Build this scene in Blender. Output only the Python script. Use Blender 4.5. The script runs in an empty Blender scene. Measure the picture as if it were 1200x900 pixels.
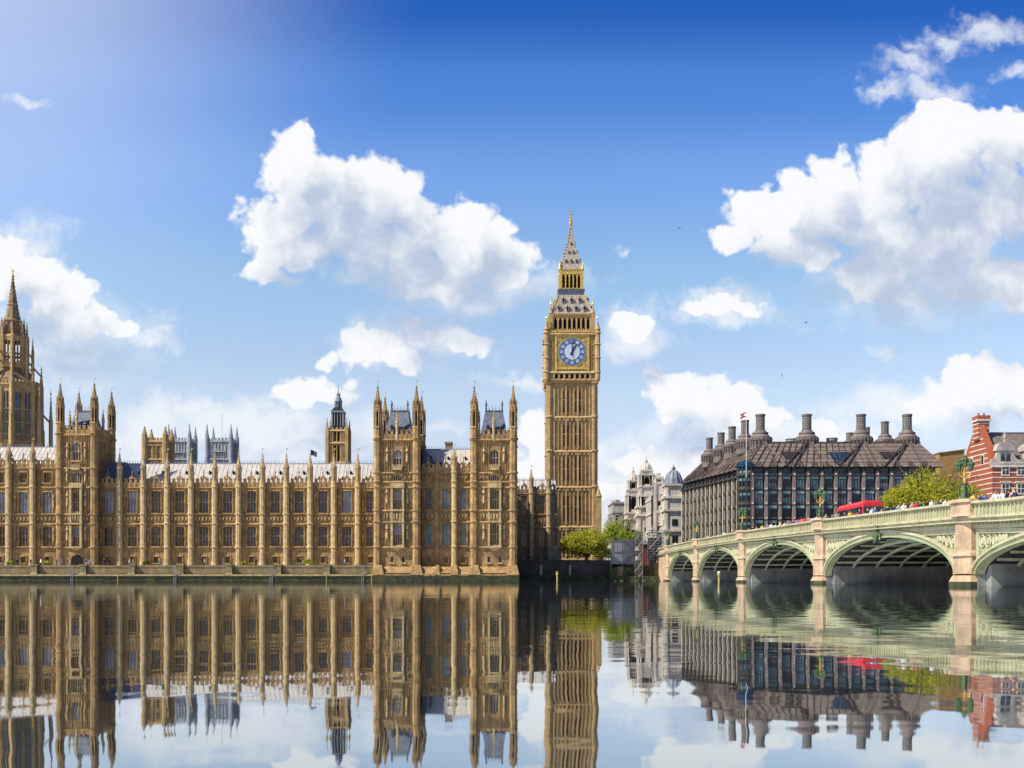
import bpy, math, random
from mathutils import Matrix, Vector
R = math.radians
rnd = random.Random(7)
SC = bpy.context.scene
COL = SC.collection

# ------------------------------------------------------------------ camera
F, H0, HZ = 1300.0, 0.5, 678.0          # focal length in photo pixels, eye height, horizon row
cam = bpy.data.cameras.new('camera'); camo = bpy.data.objects.new('camera', cam); COL.objects.link(camo)
cam.sensor_width = 36; cam.lens = 39.0; cam.shift_y = 228/1200; cam.clip_start = 0.1; cam.clip_end = 30000
camo.location = (0, 0, H0); camo.rotation_euler = (R(90), 0, 0); SC.camera = camo
SC.view_settings.view_transform = 'Standard'; SC.view_settings.look = 'None'
SC.view_settings.exposure = 0.55; SC.view_settings.gamma = 1.0

# ------------------------------------------------------------------ sun + sky
SUN_AZ, SUN_EL = 67.0, 47.0             # degrees left of the direction back towards the viewer
sdir = Vector((-math.sin(R(SUN_AZ))*math.cos(R(SUN_EL)), -math.cos(R(SUN_AZ))*math.cos(R(SUN_EL)), math.sin(R(SUN_EL))))
sl = bpy.data.lights.new('sun', 'SUN'); sl.energy = 5.0; sl.angle = R(0.5); sl.color = (1.0, 0.93, 0.82)
slo = bpy.data.objects.new('sun', sl); COL.objects.link(slo)
slo.rotation_euler = sdir.to_track_quat('Z', 'Y').to_euler(); slo.location = (-50, -50, 120)

W = bpy.data.worlds.new('World'); SC.world = W; W.use_nodes = True
W.cycles.sampling_method = 'MANUAL'; W.cycles.sample_map_resolution = 256
nt = W.node_tree; nt.nodes.clear()
def N(t, kind, **kw):
    n = t.nodes.new(kind)
    for k, v in kw.items(): setattr(n, k, v)
    return n
def U(px, py): return ((px-600)/F, (HZ-py)/F)
# blobs that place the clouds in the sky, as azimuth / elevation tangents
CUM = [(343,172,30,30),(352,215,46,50),(330,270,46,48),(312,312,26,20),(395,210,44,42),(440,222,48,44),(420,275,95,58),(330,318,42,14),
 (540,282,55,46),(588,312,40,34),(505,320,124,38),(470,300,60,40),(470,250,40,40),(375,245,40,40),(360,300,40,20),(560,262,36,30),
 (484,374,36,20),(552,399,24,20),(438,412,40,26),(475,430,36,15),(505,394,38,18),(396,422,16,9),
 (370,458,46,17),(345,466,30,12),(400,470,30,10),
 (8,300,26,24),(28,330,46,32),(70,350,44,32),(108,370,32,24),(138,385,20,14),(60,375,50,20),
 (1185,172,66,46),(1125,155,62,36),(1090,205,84,58),(1175,235,90,66),(978,198,30,26),(948,228,42,30),(895,252,48,28),
 (862,272,34,24),(1000,258,96,52),(1085,288,125,68),(1150,330,70,40),(1110,250,50,40),(1020,320,60,40),(1055,345,72,28),(940,290,60,30),(1190,330,50,40),
 (724,378,22,15),(748,382,22,13),(738,392,26,10),(845,360,50,13),(1168,342,14,14),
 (795,463,46,26),(850,474,58,24),(768,446,22,18),(900,482,24,11),
 (1135,457,58,26),(1180,450,46,24),(1085,476,36,12),(1190,480,70,20),
 (628,515,22,26),(625,545,30,26),(782,545,66,26),(815,528,26,14),(720,585,60,20),(965,505,26,15),(1000,520,50,12),
 (1118,560,30,40),(560,200,0.1,0.1)]
SOFT = [(738,388,62,32),(485,395,90,40),(718,293,12,9),(1036,413,16,12),(60,400,120,60),(25,290,50,40),(560,340,120,30),(1080,330,150,60),(1160,40,46,18),(1115,52,30,14),(1070,80,40,14),(1095,105,46,16),(1035,108,28,14),(1075,60,24,10),(1190,85,22,12),
 (220,482,80,18),(290,500,150,26),(360,520,140,30),(845,358,70,20),(600,450,60,12),(810,520,90,30),(1090,480,130,26),(700,520,60,20),
 (170,510,60,40),(930,520,160,30),(25,120,26,9),(780,560,140,40),(480,500,90,12),(170,400,40,16),(500,350,60,12)]
def blob_group(name, blobs):
    g = bpy.data.node_groups.new(name, 'ShaderNodeTree')
    g.interface.new_socket('UV', in_out='INPUT', socket_type='NodeSocketVector')
    g.interface.new_socket('F', in_out='OUTPUT', socket_type='NodeSocketFloat')
    gi = N(g, 'NodeGroupInput'); go = N(g, 'NodeGroupOutput'); last = None
    for cx, cy, rx, ry in blobs:
        u, v = U(cx, cy); ru, rv = rx*1.13/F, ry*1.13/F
        a = N(g, 'ShaderNodeVectorMath', operation='MULTIPLY_ADD'); g.links.new(gi.outputs[0], a.inputs[0])
        a.inputs[1].default_value = (1/ru, 1/rv, 0); a.inputs[2].default_value = (-u/ru, -v/rv, 0)
        l = N(g, 'ShaderNodeVectorMath', operation='LENGTH'); g.links.new(a.outputs[0], l.inputs[0])
        # 1 - d in units of the blob, scaled so that small blobs do not get over-sharp
        m = N(g, 'ShaderNodeMath', operation='MULTIPLY_ADD'); g.links.new(l.outputs['Value'], m.inputs[0])
        s = min(1.0, 0.45 + ry/50); m.inputs[1].default_value = -s; m.inputs[2].default_value = s
        if last is None: last = m
        else:
            k = N(g, 'ShaderNodeMath', operation='SMOOTH_MAX'); g.links.new(last.outputs[0], k.inputs[0]); g.links.new(m.outputs[0], k.inputs[1])
            k.inputs[2].default_value = 0.16; last = k
    g.links.new(last.outputs[0], go.inputs[0])
    return g
def mth(t, op, a, b=None, c=None, clamp=False):
    n = N(t, 'ShaderNodeMath', operation=op, use_clamp=clamp)
    for i, x in enumerate((a, b, c)):
        if x is None: continue
        if isinstance(x, (int, float)): n.inputs[i].default_value = x
        else: t.links.new(x, n.inputs[i])
    return n.outputs[0]
def vmth(t, op, a, b=None, c=None, out=0):
    n = N(t, 'ShaderNodeVectorMath', operation=op)
    for i, x in enumerate((a, b, c)):
        if x is None: continue
        if isinstance(x, tuple): n.inputs[i].default_value = x
        else: t.links.new(x, n.inputs[i])
    return n.outputs[out]
def maprange(t, x, a, b, c=0.0, d=1.0, smooth=True):
    n = N(t, 'ShaderNodeMapRange'); n.interpolation_type = 'SMOOTHSTEP' if smooth else 'LINEAR'
    t.links.new(x, n.inputs['Value'])
    for k, v in zip(('From Min', 'From Max', 'To Min', 'To Max'), (a, b, c, d)): n.inputs[k].default_value = v
    return n.outputs['Result']
def mix(t, f, a, b, blend='MIX'):
    n = N(t, 'ShaderNodeMix', data_type='RGBA', blend_type=blend)
    for s, x in ((n.inputs['Factor'], f), (n.inputs['A'], a), (n.inputs['B'], b)):
        if isinstance(x, (int, float)): s.default_value = x
        elif isinstance(x, tuple): s.default_value = x if len(x) == 4 else (*x, 1)
        else: t.links.new(x, s)
    return n.outputs['Result']
def noise(t, vec, scale, detail=4, rough=0.5, out='Fac', dim='3D'):
    n = N(t, 'ShaderNodeTexNoise', noise_dimensions=dim)
    if vec is not None: t.links.new(vec, n.inputs['Vector'])
    n.inputs['Scale'].default_value = scale; n.inputs['Detail'].default_value = detail; n.inputs['Roughness'].default_value = rough
    return n.outputs[out]
tc = N(nt, 'ShaderNodeTexCoord'); sx = N(nt, 'ShaderNodeSeparateXYZ'); nt.links.new(tc.outputs['Generated'], sx.inputs[0])
ya = mth(nt, 'MAXIMUM', mth(nt, 'ABSOLUTE', sx.outputs['Y']), 0.12)
cx = N(nt, 'ShaderNodeCombineXYZ')
nt.links.new(mth(nt, 'DIVIDE', sx.outputs['X'], ya), cx.inputs[0]); nt.links.new(mth(nt, 'DIVIDE', sx.outputs['Z'], ya), cx.inputs[1])
uv = cx.outputs[0]
def centred(scale, amp, detail, rough):
    c = noise(nt, uv, scale, detail, rough, out='Color', dim='2D')
    return vmth(nt, 'MULTIPLY', vmth(nt, 'SUBTRACT', c, (.5,.5,.5)), (amp, amp, 0))
warp = vmth(nt, 'ADD', centred(16, 0.035, 3, 0.5), centred(60, 0.009, 4, 0.5))
uvw = vmth(nt, 'ADD', uv, warp)
gc = blob_group('cumulus_field', CUM); gs = blob_group('veil_field', SOFT)
def call(g, v):
    n = N(nt, 'ShaderNodeGroup'); n.node_tree = g; nt.links.new(v, n.inputs[0]); return n.outputs[0]
f1 = call(gc, uvw)
f2 = call(gc, vmth(nt, 'ADD', uvw, (-0.016, 0.042, 0)))
vor = N(nt, 'ShaderNodeTexVoronoi', feature='F1', voronoi_dimensions='2D'); nt.links.new(vmth(nt, 'ADD', uv, centred(30, .03, 3, .5)), vor.inputs['Vector'])
vor.inputs['Scale'].default_value = 26; vor.inputs['Detail'].default_value = 2.0; vor.inputs['Roughness'].default_value = 0.5
puff = mth(nt, 'SUBTRACT', 0.45, vor.outputs['Distance'])
fine = mth(nt, 'SUBTRACT', noise(nt, uv, 45, 7, 0.62, dim='2D'), 0.5)
dens = mth(nt, 'ADD', mth(nt, 'ADD', f1, mth(nt, 'MULTIPLY', puff, 0.46)), mth(nt, 'MULTIPLY', fine, 0.62))
# firm upper edges, softer lower ones
under = maprange(nt, mth(nt, 'SUBTRACT', f2, f1), -0.05, 0.35)
edge = mth(nt, 'MULTIPLY_ADD', under, 0.55, 0.26)
acum = mth(nt, 'DIVIDE', mth(nt, 'ADD', dens, 0.13), edge, clamp=True)
acum = maprange(nt, acum, 0, 1)
fs = call(gs, vmth(nt, 'ADD', uv, vmth(nt, 'ADD', centred(9, 0.06, 4, .6), centred(40, 0.03, 5, .65))))
asoft = mth(nt, 'MULTIPLY', maprange(nt, mth(nt, 'ADD', fs, mth(nt, 'MULTIPLY', fine, 0.9)), -0.15, 0.8), 0.72)
alpha = mth(nt, 'MAXIMUM', acum, asoft)
# cloud body: lit rims and tops, blue-grey thick undersides
thick = mth(nt, 'ADD', f2, mth(nt, 'MULTIPLY', mth(nt, 'ADD', fine, mth(nt, 'MULTIPLY', puff, -0.8)), 0.75))
bshade = maprange(nt, thick, -0.15, 1.15)
sky = N(nt, 'ShaderNodeTexSky', sky_type='NISHITA'); sky.sun_disc = False; sky.sun_elevation = R(SUN_EL)
sky.sun_rotation = math.atan2(sdir.x, sdir.y) ; sky.air_density = 1.0; sky.dust_density = 0.6; sky.ozone_density = 2.0; sky.altitude = 0
hs = N(nt, 'ShaderNodeHueSaturation'); hs.inputs['Saturation'].default_value = 1.25; hs.inputs['Hue'].default_value = 0.508
nt.links.new(sky.outputs[0], hs.inputs['Color'])
skyc = hs.outputs[0]
elev = mth(nt, 'MULTIPLY', cx.inputs[1].links[0].from_socket, 1.5)
cr = N(nt, 'ShaderNodeValToRGB'); cr.color_ramp.interpolation = 'EASE'
stops = [(0.0,(.95,.80,.98)),(0.06,(1.15,.93,1.02)),(0.18,(1.90,1.40,1.13)),(0.27,(1.92,1.57,1.24)),(0.36,(1.58,1.44,1.40)),(0.44,(.84,1.08,1.32)),(0.52,(.25,.60,1.03)),(0.66,(.12,.45,.95))]
while len(cr.color_ramp.elements) < len(stops): cr.color_ramp.elements.new(0.5)
for e, (p, c) in zip(cr.color_ramp.elements, stops): e.position = p*1.5; e.color = (*[x/2 for x in c], 1)
nt.links.new(elev, cr.inputs[0])
skyc = mix(nt, 1.0, skyc, cr.outputs[0], 'MULTIPLY')
skyc = vmth(nt, 'SCALE', skyc); skyc.node.inputs['Scale'].default_value = 2.0
# thin milky veil towards the upper left
gd = vmth(nt, 'LENGTH', vmth(nt, 'MULTIPLY_ADD', uv, (1/0.36, 1/0.34, 0), (0.50/0.36, -0.56/0.34, 0)), out='Value')
skyc = mix(nt, maprange(nt, gd, 1.2, 0.0, 0.0, 0.62), skyc, (5.1, 5.9, 7.2))
# the deeper polarised blue higher up, clearest to the right
ccol = mix(nt, bshade, (6.5, 6.6, 6.75), (3.4, 4.0, 5.1))
out = mix(nt, alpha, skyc, ccol)
bg = N(nt, 'ShaderNodeBackground'); bg.inputs['Strength'].default_value = 0.10
nt.links.new(out, bg.inputs['Color']); wo = N(nt, 'ShaderNodeOutputWorld'); nt.links.new(bg.outputs[0], wo.inputs[0])

# ------------------------------------------------------------------ helpers
def X(px, Y): return (px-600)*Y/F
def Z(py, Y): return H0 + (HZ-py)*Y/F
WL = {}
class MB:
    def __init__(s): s.v = []; s.f = []; s.m = []; s.M = None
    def add(s, vs, fs, m=0):
        b = len(s.v)
        if s.M is not None: vs = [tuple(s.M @ Vector(p)) for p in vs]
        s.v.extend(vs); s.f.extend([tuple(b+i for i in f) for f in fs]); s.m.extend([m]*len(fs)); return s
    def box(s, x0, x1, y0, y1, z0, z1, m=0):
        return s.add([(x0,y0,z0),(x1,y0,z0),(x1,y1,z0),(x0,y1,z0),(x0,y0,z1),(x1,y0,z1),(x1,y1,z1),(x0,y1,z1)],
                     [(0,3,2,1),(4,5,6,7),(0,1,5,4),(1,2,6,5),(2,3,7,6),(3,0,4,7)], m)
    def lathe(s, cx, cy, prof, n=8, m=0, rot=None):
        rot = math.pi/n if rot is None else rot
        vs = []; fs = []
        for z, r in prof:
            for i in range(n):
                a = rot+2*math.pi*i/n; vs.append((cx+r*math.cos(a), cy+r*math.sin(a), z))
        for k in range(len(prof)-1):
            for i in range(n):
                j = (i+1) % n; fs.append((k*n+i, k*n+j, (k+1)*n+j, (k+1)*n+i))
        fs.append(tuple(range(n-1,-1,-1))); fs.append(tuple((len(prof)-1)*n+i for i in range(n)))
        return s.add(vs, fs, m)
    def frus(s, x0, x1, y0, y1, z0, X0, X1, Y0, Y1, z1, m=0):
        return s.add([(x0,y0,z0),(x1,y0,z0),(x1,y1,z0),(x0,y1,z0),(X0,Y0,z1),(X1,Y0,z1),(X1,Y1,z1),(X0,Y1,z1)],
                     [(0,3,2,1),(4,5,6,7),(0,1,5,4),(1,2,6,5),(2,3,7,6),(3,0,4,7)], m)
    def polyxz(s, pts, y0, y1, m=0):
        n = len(pts)
        vs = [(x,y0,z) for x,z in pts]+[(x,y1,z) for x,z in pts]
        fs = [tuple(range(n)), tuple(range(2*n-1,n-1,-1))]+[(i,(i+1)%n,n+(i+1)%n,n+i)[::-1] for i in range(n)]
        return s.add(vs, fs, m)
    def polyyz(s, pts, x0, x1, m=0):
        n = len(pts)
        vs = [(x0,y,z) for y,z in pts]+[(x1,y,z) for y,z in pts]
        fs = [tuple(range(n)), tuple(range(2*n-1,n-1,-1))]+[(i,(i+1)%n,n+(i+1)%n,n+i)[::-1] for i in range(n)]
        return s.add(vs, fs, m)
    def tube(s, pts, r, n=5, m=0):
        rr = r if isinstance(r, (list, tuple)) else [r]*len(pts)
        P = [Vector(p) for p in pts]; vs = []; fs = []
        for i, p in enumerate(P):
            d = (P[min(i+1,len(P)-1)]-P[max(i-1,0)]).normalized()
            a = d.cross(Vector((0,0,1)) if abs(d.z) < .9 else Vector((1,0,0))).normalized(); b = d.cross(a)
            for k in range(n):
                t = 2*math.pi*k/n; vs.append(tuple(p+rr[i]*(math.cos(t)*a+math.sin(t)*b)))
        for i in range(len(P)-1):
            for k in range(n):
                j = (k+1)%n; fs.append((i*n+k, i*n+j, (i+1)*n+j, (i+1)*n+k))
        fs.append(tuple(range(n))); fs.append(tuple((len(P)-1)*n+k for k in range(n)))
        return s.add(vs, fs, m)
    def strip(s, A, B, m=0):           # ruled surface between two point lists
        n = len(A); return s.add(list(A)+list(B), [(i,i+1,n+i+1,n+i) for i in range(n-1)], m)
    def wall(s, x0, x1, z0, z1, ops, y, dep, m=0):
        xs = sorted({x0,x1,*[a for o in ops for a in (o[0],o[1])]}); zs = sorted({z0,z1,*[a for o in ops for a in (o[2],o[3])]})
        for i in range(len(xs)-1):
            for k in range(len(zs)-1):
                a, b, c, d = xs[i], xs[i+1], zs[k], zs[k+1]; mx, mz = (a+b)/2, (c+d)/2
                if any(o[0] < mx < o[1] and o[2] < mz < o[3] for o in ops): continue
                s.add([(a,y,c),(b,y,c),(b,y,d),(a,y,d)], [(0,1,2,3)], m)
        for a, b, c, d in ops:
            s.add([(a,y,c),(b,y,c),(b,y,d),(a,y,d),(a,y+dep,c),(b,y+dep,c),(b,y+dep,d),(a,y+dep,d)],
                  [(0,4,5,1),(1,5,6,2),(2,6,7,3),(3,7,4,0)], m)
        return s
    def mesh(s, name, mats, origin=(0,0,0)):
        me = bpy.data.meshes.new(name); ox, oy, oz = origin
        me.from_pydata([(x-ox,y-oy,z-oz) for x,y,z in s.v], [], s.f)
        for m in mats: me.materials.append(m)
        me.polygons.foreach_set('material_index', s.m); me.update(); return me
def link(name, data, parent=None, loc=(0,0,0), rotz=0):
    o = bpy.data.objects.new(name, data); COL.objects.link(o); w = Vector(loc)
    if parent is not None:
        o.parent = parent; o.location = w-WL[parent.name]
    else: o.location = w
    WL[o.name] = w; o.rotation_euler.z = rotz
    return o
def tag(o, label=None, cat=None, group=None, kind=None):
    for k, v in (('label',label),('category',cat),('group',group),('kind',kind)):
        if v: o[k] = v
    return o
def thing(name, label, cat, loc, group=None, rotz=0):
    return tag(link(name, None, None, loc, rotz), label, cat, group)
def part(name, mb, mats, parent=None, loc=None, smooth=False):
    """mesh given in world coordinates; object origin at loc or at the parent's origin"""
    if not isinstance(mats, (list, tuple)): mats = [mats]
    org = Vector(loc) if loc is not None else (WL[parent.name] if parent is not None else Vector((0,0,0)))
    me = mb.mesh(name, mats, org)
    if smooth: me.polygons.foreach_set('use_smooth', [True]*len(me.polygons))
    return link(name, me, parent, org)
def localpart(name, mb, mats, parent, smooth=False, at=(0,0,0)):
    if not isinstance(mats, (list, tuple)): mats = [mats]
    me = mb.mesh(name, mats)
    if smooth: me.polygons.foreach_set('use_smooth', [True]*len(me.polygons))
    o = bpy.data.objects.new(name, me); COL.objects.link(o); o.parent = parent; o.location = at
    WL[o.name] = WL[parent.name]+Vector(at); return o
def copy_tree(o, parent=None, loc=None, rotz=None):
    c = o.copy(); COL.objects.link(c)
    if parent is not None: c.parent = parent
    if loc is not None: c.location = loc
    if rotz is not None: c.rotation_euler.z = rotz
    for ch in list(o.children): copy_tree(ch, c)
    return c

# ------------------------------------------------------------------ materials
def mat(name, col, rough=0.8, metal=0.0, var=0.25, vscale=1.2, bump=0.0, bscale=6.0, streak=0.0, spec=0.3, col2=None, courses=0.0, emit=None, fine=0.0):
    m = bpy.data.materials.new(name); m.use_nodes = True; t = m.node_tree; b = t.nodes['Principled BSDF']
    b.inputs['Roughness'].default_value = rough; b.inputs['Metallic'].default_value = metal; b.inputs['Specular IOR Level'].default_value = spec
    g = N(t, 'ShaderNodeNewGeometry').outputs['Position']
    c = (*col, 1)
    if var > 0 or col2:
        n1 = noise(t, g, vscale, 5, 0.65)
        d = tuple(x*(1-var) for x in col); h = tuple(min(1, x*(1+var)) for x in col)
        cur = mix(t, maprange(t, n1, 0.32, 0.68), d, h)
        if col2: cur = mix(t, maprange(t, noise(t, g, vscale*0.35, 6, 0.7), 0.45, 0.62), cur, (*col2, 1))
        if fine:
            nf = noise(t, g, 5.0, 3, 0.7)
            cur = mix(t, 1.0, cur, mix(t, maprange(t, nf, 0.3, 0.7), (1-fine,)*3, (1+fine*0.6,)*3), 'MULTIPLY')
        if streak:
            v = vmth(t, 'MULTIPLY', g, (3.5, 3.5, 0.12))
            s_ = maprange(t, noise(t, v, 1.0, 4, 0.6), 0.35, 0.7)
            cur = mix(t, mth(t, 'MULTIPLY', s_, streak), cur, tuple(x*0.35 for x in col))
        if courses:
            w = N(t, 'ShaderNodeTexWave', wave_type='BANDS', bands_direction='Z'); t.links.new(g, w.inputs['Vector'])
            w.inputs['Scale'].default_value = courses; w.inputs['Distortion'].default_value = 0.0
            cur = mix(t, maprange(t, w.outputs['Fac'], 0.0, 0.25, 0.35, 0.0), cur, tuple(x*0.4 for x in col))
        t.links.new(cur, b.inputs['Base Color'])
    else: b.inputs['Base Color'].default_value = c
    if bump:
        bn = N(t, 'ShaderNodeBump'); bn.inputs['Strength'].default_value = bump; bn.inputs['Distance'].default_value = 0.15
        t.links.new(noise(t, g, bscale, 5, 0.65), bn.inputs['Height']); t.links.new(bn.outputs[0], b.inputs['Normal'])
    return m
STONE = mat('honey_limestone', (0.42,0.26,0.10), 0.9, var=0.36, vscale=0.9, bump=0.8, bscale=3.0, streak=0.5, col2=(0.30,0.19,0.085), fine=0.35)
STONEL = mat('pale_limestone', (0.50,0.36,0.17), 0.9, var=0.22, vscale=1.3, bump=0.5, bscale=4.0, streak=0.25, fine=0.2)
STONED = mat('weathered_limestone', (0.30,0.20,0.10), 0.9, var=0.35, vscale=1.0, bump=0.8, bscale=3.0, streak=0.4, fine=0.35)
TSTONE = mat('tower_limestone', (0.47,0.315,0.14), 0.9, var=0.2, vscale=0.6, bump=0.6, bscale=3.0, streak=0.25, fine=0.25)
TSTONED = mat('tower_limestone_panel', (0.44,0.29,0.145), 0.9, var=0.25, vscale=0.6, bump=0.6, bscale=3.0, streak=0.3, fine=0.3)
IRONROOF = mat('pale_iron_roof', (0.50,0.46,0.40), 0.7, var=0.12, vscale=1.0, streak=0.35, courses=1.2)
SLATE = mat('blue_slate', (0.125,0.14,0.17), 0.6, var=0.3, vscale=1.5, streak=0.2, courses=1.3)
LEAD = mat('lead', (0.20,0.22,0.25), 0.55, var=0.2)
GOLD = mat('gilding', (0.60,0.40,0.09), 0.45, metal=0.35, var=0.25, vscale=2, fine=0.2)
GLASS = mat('dark_window_glass', (0.010,0.013,0.020), 0.08, var=0.5, col2=(0.05,0.065,0.085), vscale=1.6, spec=0.5)
GLASSP = mat('blind_window_glass', (0.22,0.29,0.36), 0.25, var=0.35, vscale=0.5, spec=0.5)
GLASST = mat('teal_window_glass', (0.12,0.22,0.24), 0.2, var=0.5, vscale=0.4, spec=0.4)
DARK = mat('dark_void', (0.015,0.014,0.013), 0.9, var=0)
ABBEY = mat('abbey_stone', (0.36,0.37,0.38), 0.9, var=0.25, vscale=0.5, streak=0.3, bump=0.4, fine=0.25)
PORTLAND = mat('portland_stone', (0.62,0.55,0.46), 0.85, var=0.18, vscale=0.5, streak=0.35, bump=0.3, fine=0.2)
PORTLANDD = mat('sooty_portland_stone', (0.40,0.36,0.31), 0.85, var=0.25, vscale=0.5, streak=0.4, bump=0.3)
BRICK = mat('red_brick', (0.31,0.085,0.038), 0.85, var=0.15, vscale=1.5, fine=0.2)
BRICKB = mat('brown_brick', (0.36,0.20,0.07), 0.85, var=0.2, vscale=1.2, fine=0.2)
TILE = mat('grey_brown_roof_tile', (0.17,0.14,0.11), 0.8, var=0.25, vscale=1.0, streak=0.3, courses=1.6)
GRANITE = mat('pink_granite', (0.44,0.31,0.19), 0.8, var=0.2, vscale=0.8, streak=0.3, fine=0.15, bump=0.2)
GREYWALL = mat('grey_pier_stone', (0.20,0.205,0.19), 0.85, var=0.25, vscale=0.5, streak=0.35)
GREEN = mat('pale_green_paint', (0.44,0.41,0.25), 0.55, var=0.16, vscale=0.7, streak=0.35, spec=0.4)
GREEND = mat('dark_green_paint', (0.27,0.32,0.16), 0.5, var=0.15, vscale=0.7, spec=0.4)  # darker green paint of the spandrel fields, inner mouldings and parapet details
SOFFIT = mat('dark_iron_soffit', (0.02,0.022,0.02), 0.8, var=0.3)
RIBG = mat('weathered_green_rib', (0.36,0.40,0.27), 0.7, var=0.2)
LAMPG = mat('lamp_green_paint', (0.075,0.12,0.05), 0.4, var=0.2)
LANTG = mat('lantern_glass', (0.08,0.14,0.07), 0.15, var=0.3)
ALGAE = mat('algae_wall', (0.05,0.055,0.018), 0.9, var=0.5, vscale=1.5, bump=0.6, col2=(0.03,0.03,0.02))
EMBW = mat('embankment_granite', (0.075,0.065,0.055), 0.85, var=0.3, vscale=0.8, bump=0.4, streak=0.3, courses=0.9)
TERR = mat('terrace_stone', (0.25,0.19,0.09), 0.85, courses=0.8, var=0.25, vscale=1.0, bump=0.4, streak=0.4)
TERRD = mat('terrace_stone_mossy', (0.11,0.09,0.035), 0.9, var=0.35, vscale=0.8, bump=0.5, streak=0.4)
BRONZE = mat('bronze_cladding', (0.085,0.065,0.05), 0.5, metal=0.3, var=0.25)
PROOF = mat('bronze_roof', (0.20,0.155,0.12), 0.55, metal=0.1, var=0.25, vscale=0.8, courses=0.8, streak=0.2)
PCOL = mat('pinkish_stone_pier', (0.20,0.155,0.135), 0.8, var=0.15)
PCOLL = mat('cream_stone_pier', (0.50,0.43,0.32), 0.8, var=0.2)
CHIM = mat('grey_green_chimney', (0.19,0.215,0.20), 0.45, metal=0.2, var=0.2, vscale=1.5)
CHIMD = mat('brown_chimney_cowl', (0.16,0.13,0.11), 0.6, var=0.25)
BLUEG = mat('blue_office_glass', (0.008,0.024,0.042), 0.12, var=0.6, vscale=0.3, spec=0.35)
WHITE = mat('white_paint', (0.78,0.78,0.75), 0.6, var=0.05)
REDP = mat('red_vehicle_paint', (0.58,0.02,0.025), 0.3, var=0.05, spec=0.5)
BLACK = mat('black_rubber', (0.02,0.02,0.02), 0.7, var=0)
YELL = mat('yellow_paint', (0.42,0.33,0.07), 0.5, var=0.1)
ASPH = mat('asphalt', (0.05,0.05,0.05), 0.9, var=0.2)
PAVE = mat('paving', (0.28,0.26,0.23), 0.9, var=0.2)
GRASS = mat('ground_turf', (0.06,0.075,0.03), 0.95, var=0.3, vscale=0.2)
HOARD = mat('grey_hoarding', (0.20,0.205,0.21), 0.8, var=0.25, vscale=0.8, streak=0.2)
STEEL = mat('scaffold_steel', (0.19,0.19,0.19), 0.5, metal=0.5, var=0.2)
BARK = mat('bark', (0.09,0.065,0.04), 0.9, var=0.3, vscale=3)
def leafmat(name, a, b):
    m = bpy.data.materials.new(name); m.use_nodes = True; t = m.node_tree; p = t.nodes['Principled BSDF']
    p.inputs['Roughness'].default_value = 0.6; p.inputs['Specular IOR Level'].default_value = 0.2
    g = N(t, 'ShaderNodeNewGeometry')
    c = mix(t, maprange(t, noise(t, g.outputs['Position'], 1.4, 4, .7), .35, .65), a, b)
    t.links.new(c, p.inputs['Base Color'])
    tr = N(t, 'ShaderNodeBsdfTranslucent'); t.links.new(c, tr.inputs['Color'])
    ms = N(t, 'ShaderNodeMixShader'); ms.inputs[0].default_value = 0.45
    t.links.new(p.outputs[0], ms.inputs[1]); t.links.new(tr.outputs[0], ms.inputs[2])
    t.links.new(ms.outputs[0], t.nodes['Material Output'].inputs['Surface'])
    return m
LEAFY = leafmat('spring_leaf', (0.30,0.32,0.02), (0.52,0.48,0.05))
LEAFG = leafmat('green_leaf', (0.24,0.32,0.02), (0.44,0.50,0.05))
LEAFD = leafmat('shrub_leaf', (0.05,0.09,0.015), (0.16,0.19,0.03))

# ------------------------------------------------------------------ water, ground
wm = bpy.data.materials.new('river_water'); wm.use_nodes = True; t = wm.node_tree; t.nodes.clear()
g = N(t, 'ShaderNodeNewGeometry').outputs['Position']
v1 = vmth(t, 'MULTIPLY', g, (1.15, 1.0, 1.0)); v2 = vmth(t, 'MULTIPLY', g, (0.10, 0.45, 1.0))
h = mth(t, 'ADD', mth(t, 'MULTIPLY', noise(t, v1, 1.3, 2, 0.4), 1.0), mth(t, 'MULTIPLY', noise(t, v2, 0.6, 2, 0.4), 1.5))
bn = N(t, 'ShaderNodeBump'); bn.inputs['Strength'].default_value = 1.0; bn.inputs['Distance'].default_value = 0.0032
t.links.new(h, bn.inputs['Height'])
gl = N(t, 'ShaderNodeBsdfGlossy'); gl.inputs['Color'].default_value = (0.80,0.84,0.86,1); gl.inputs['Roughness'].default_value = 0.026
t.links.new(bn.outputs[0], gl.inputs['Normal'])
df = N(t, 'ShaderNodeBsdfDiffuse'); df.inputs['Color'].default_value = (0.045,0.055,0.05,1)
lw = N(t, 'ShaderNodeFresnel'); lw.inputs['IOR'].default_value = 1.33
ms = N(t, 'ShaderNodeMixShader'); t.links.new(maprange(t, lw.outputs[0], 0.0, 0.5, 0.35, 0.95, False), ms.inputs[0])
t.links.new(df.outputs[0], ms.inputs[1]); t.links.new(gl.outputs[0], ms.inputs[2])
o_ = N(t, 'ShaderNodeOutputMaterial'); t.links.new(ms.outputs[0], o_.inputs[0])
mb = MB(); mb.add([(-9000,-9000,0),(9000,-9000,0),(9000,300,0),(-9000,300,0)], [(0,1,2,3)])
tag(part('water', mb, wm), kind='structure')
GZ = 4.3
mb = MB(); mb.add([(-9000,227.2,GZ),(9000,227.2,GZ),(9000,14000,GZ),(-9000,14000,GZ)], [(0,1,2,3)])
mb.add([(-9000,227.2,-1),(9000,227.2,-1),(9000,227.2,GZ),(-9000,227.2,GZ)], [(0,1,2,3)])
tag(part('ground', mb, GRASS), kind='structure')

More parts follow.
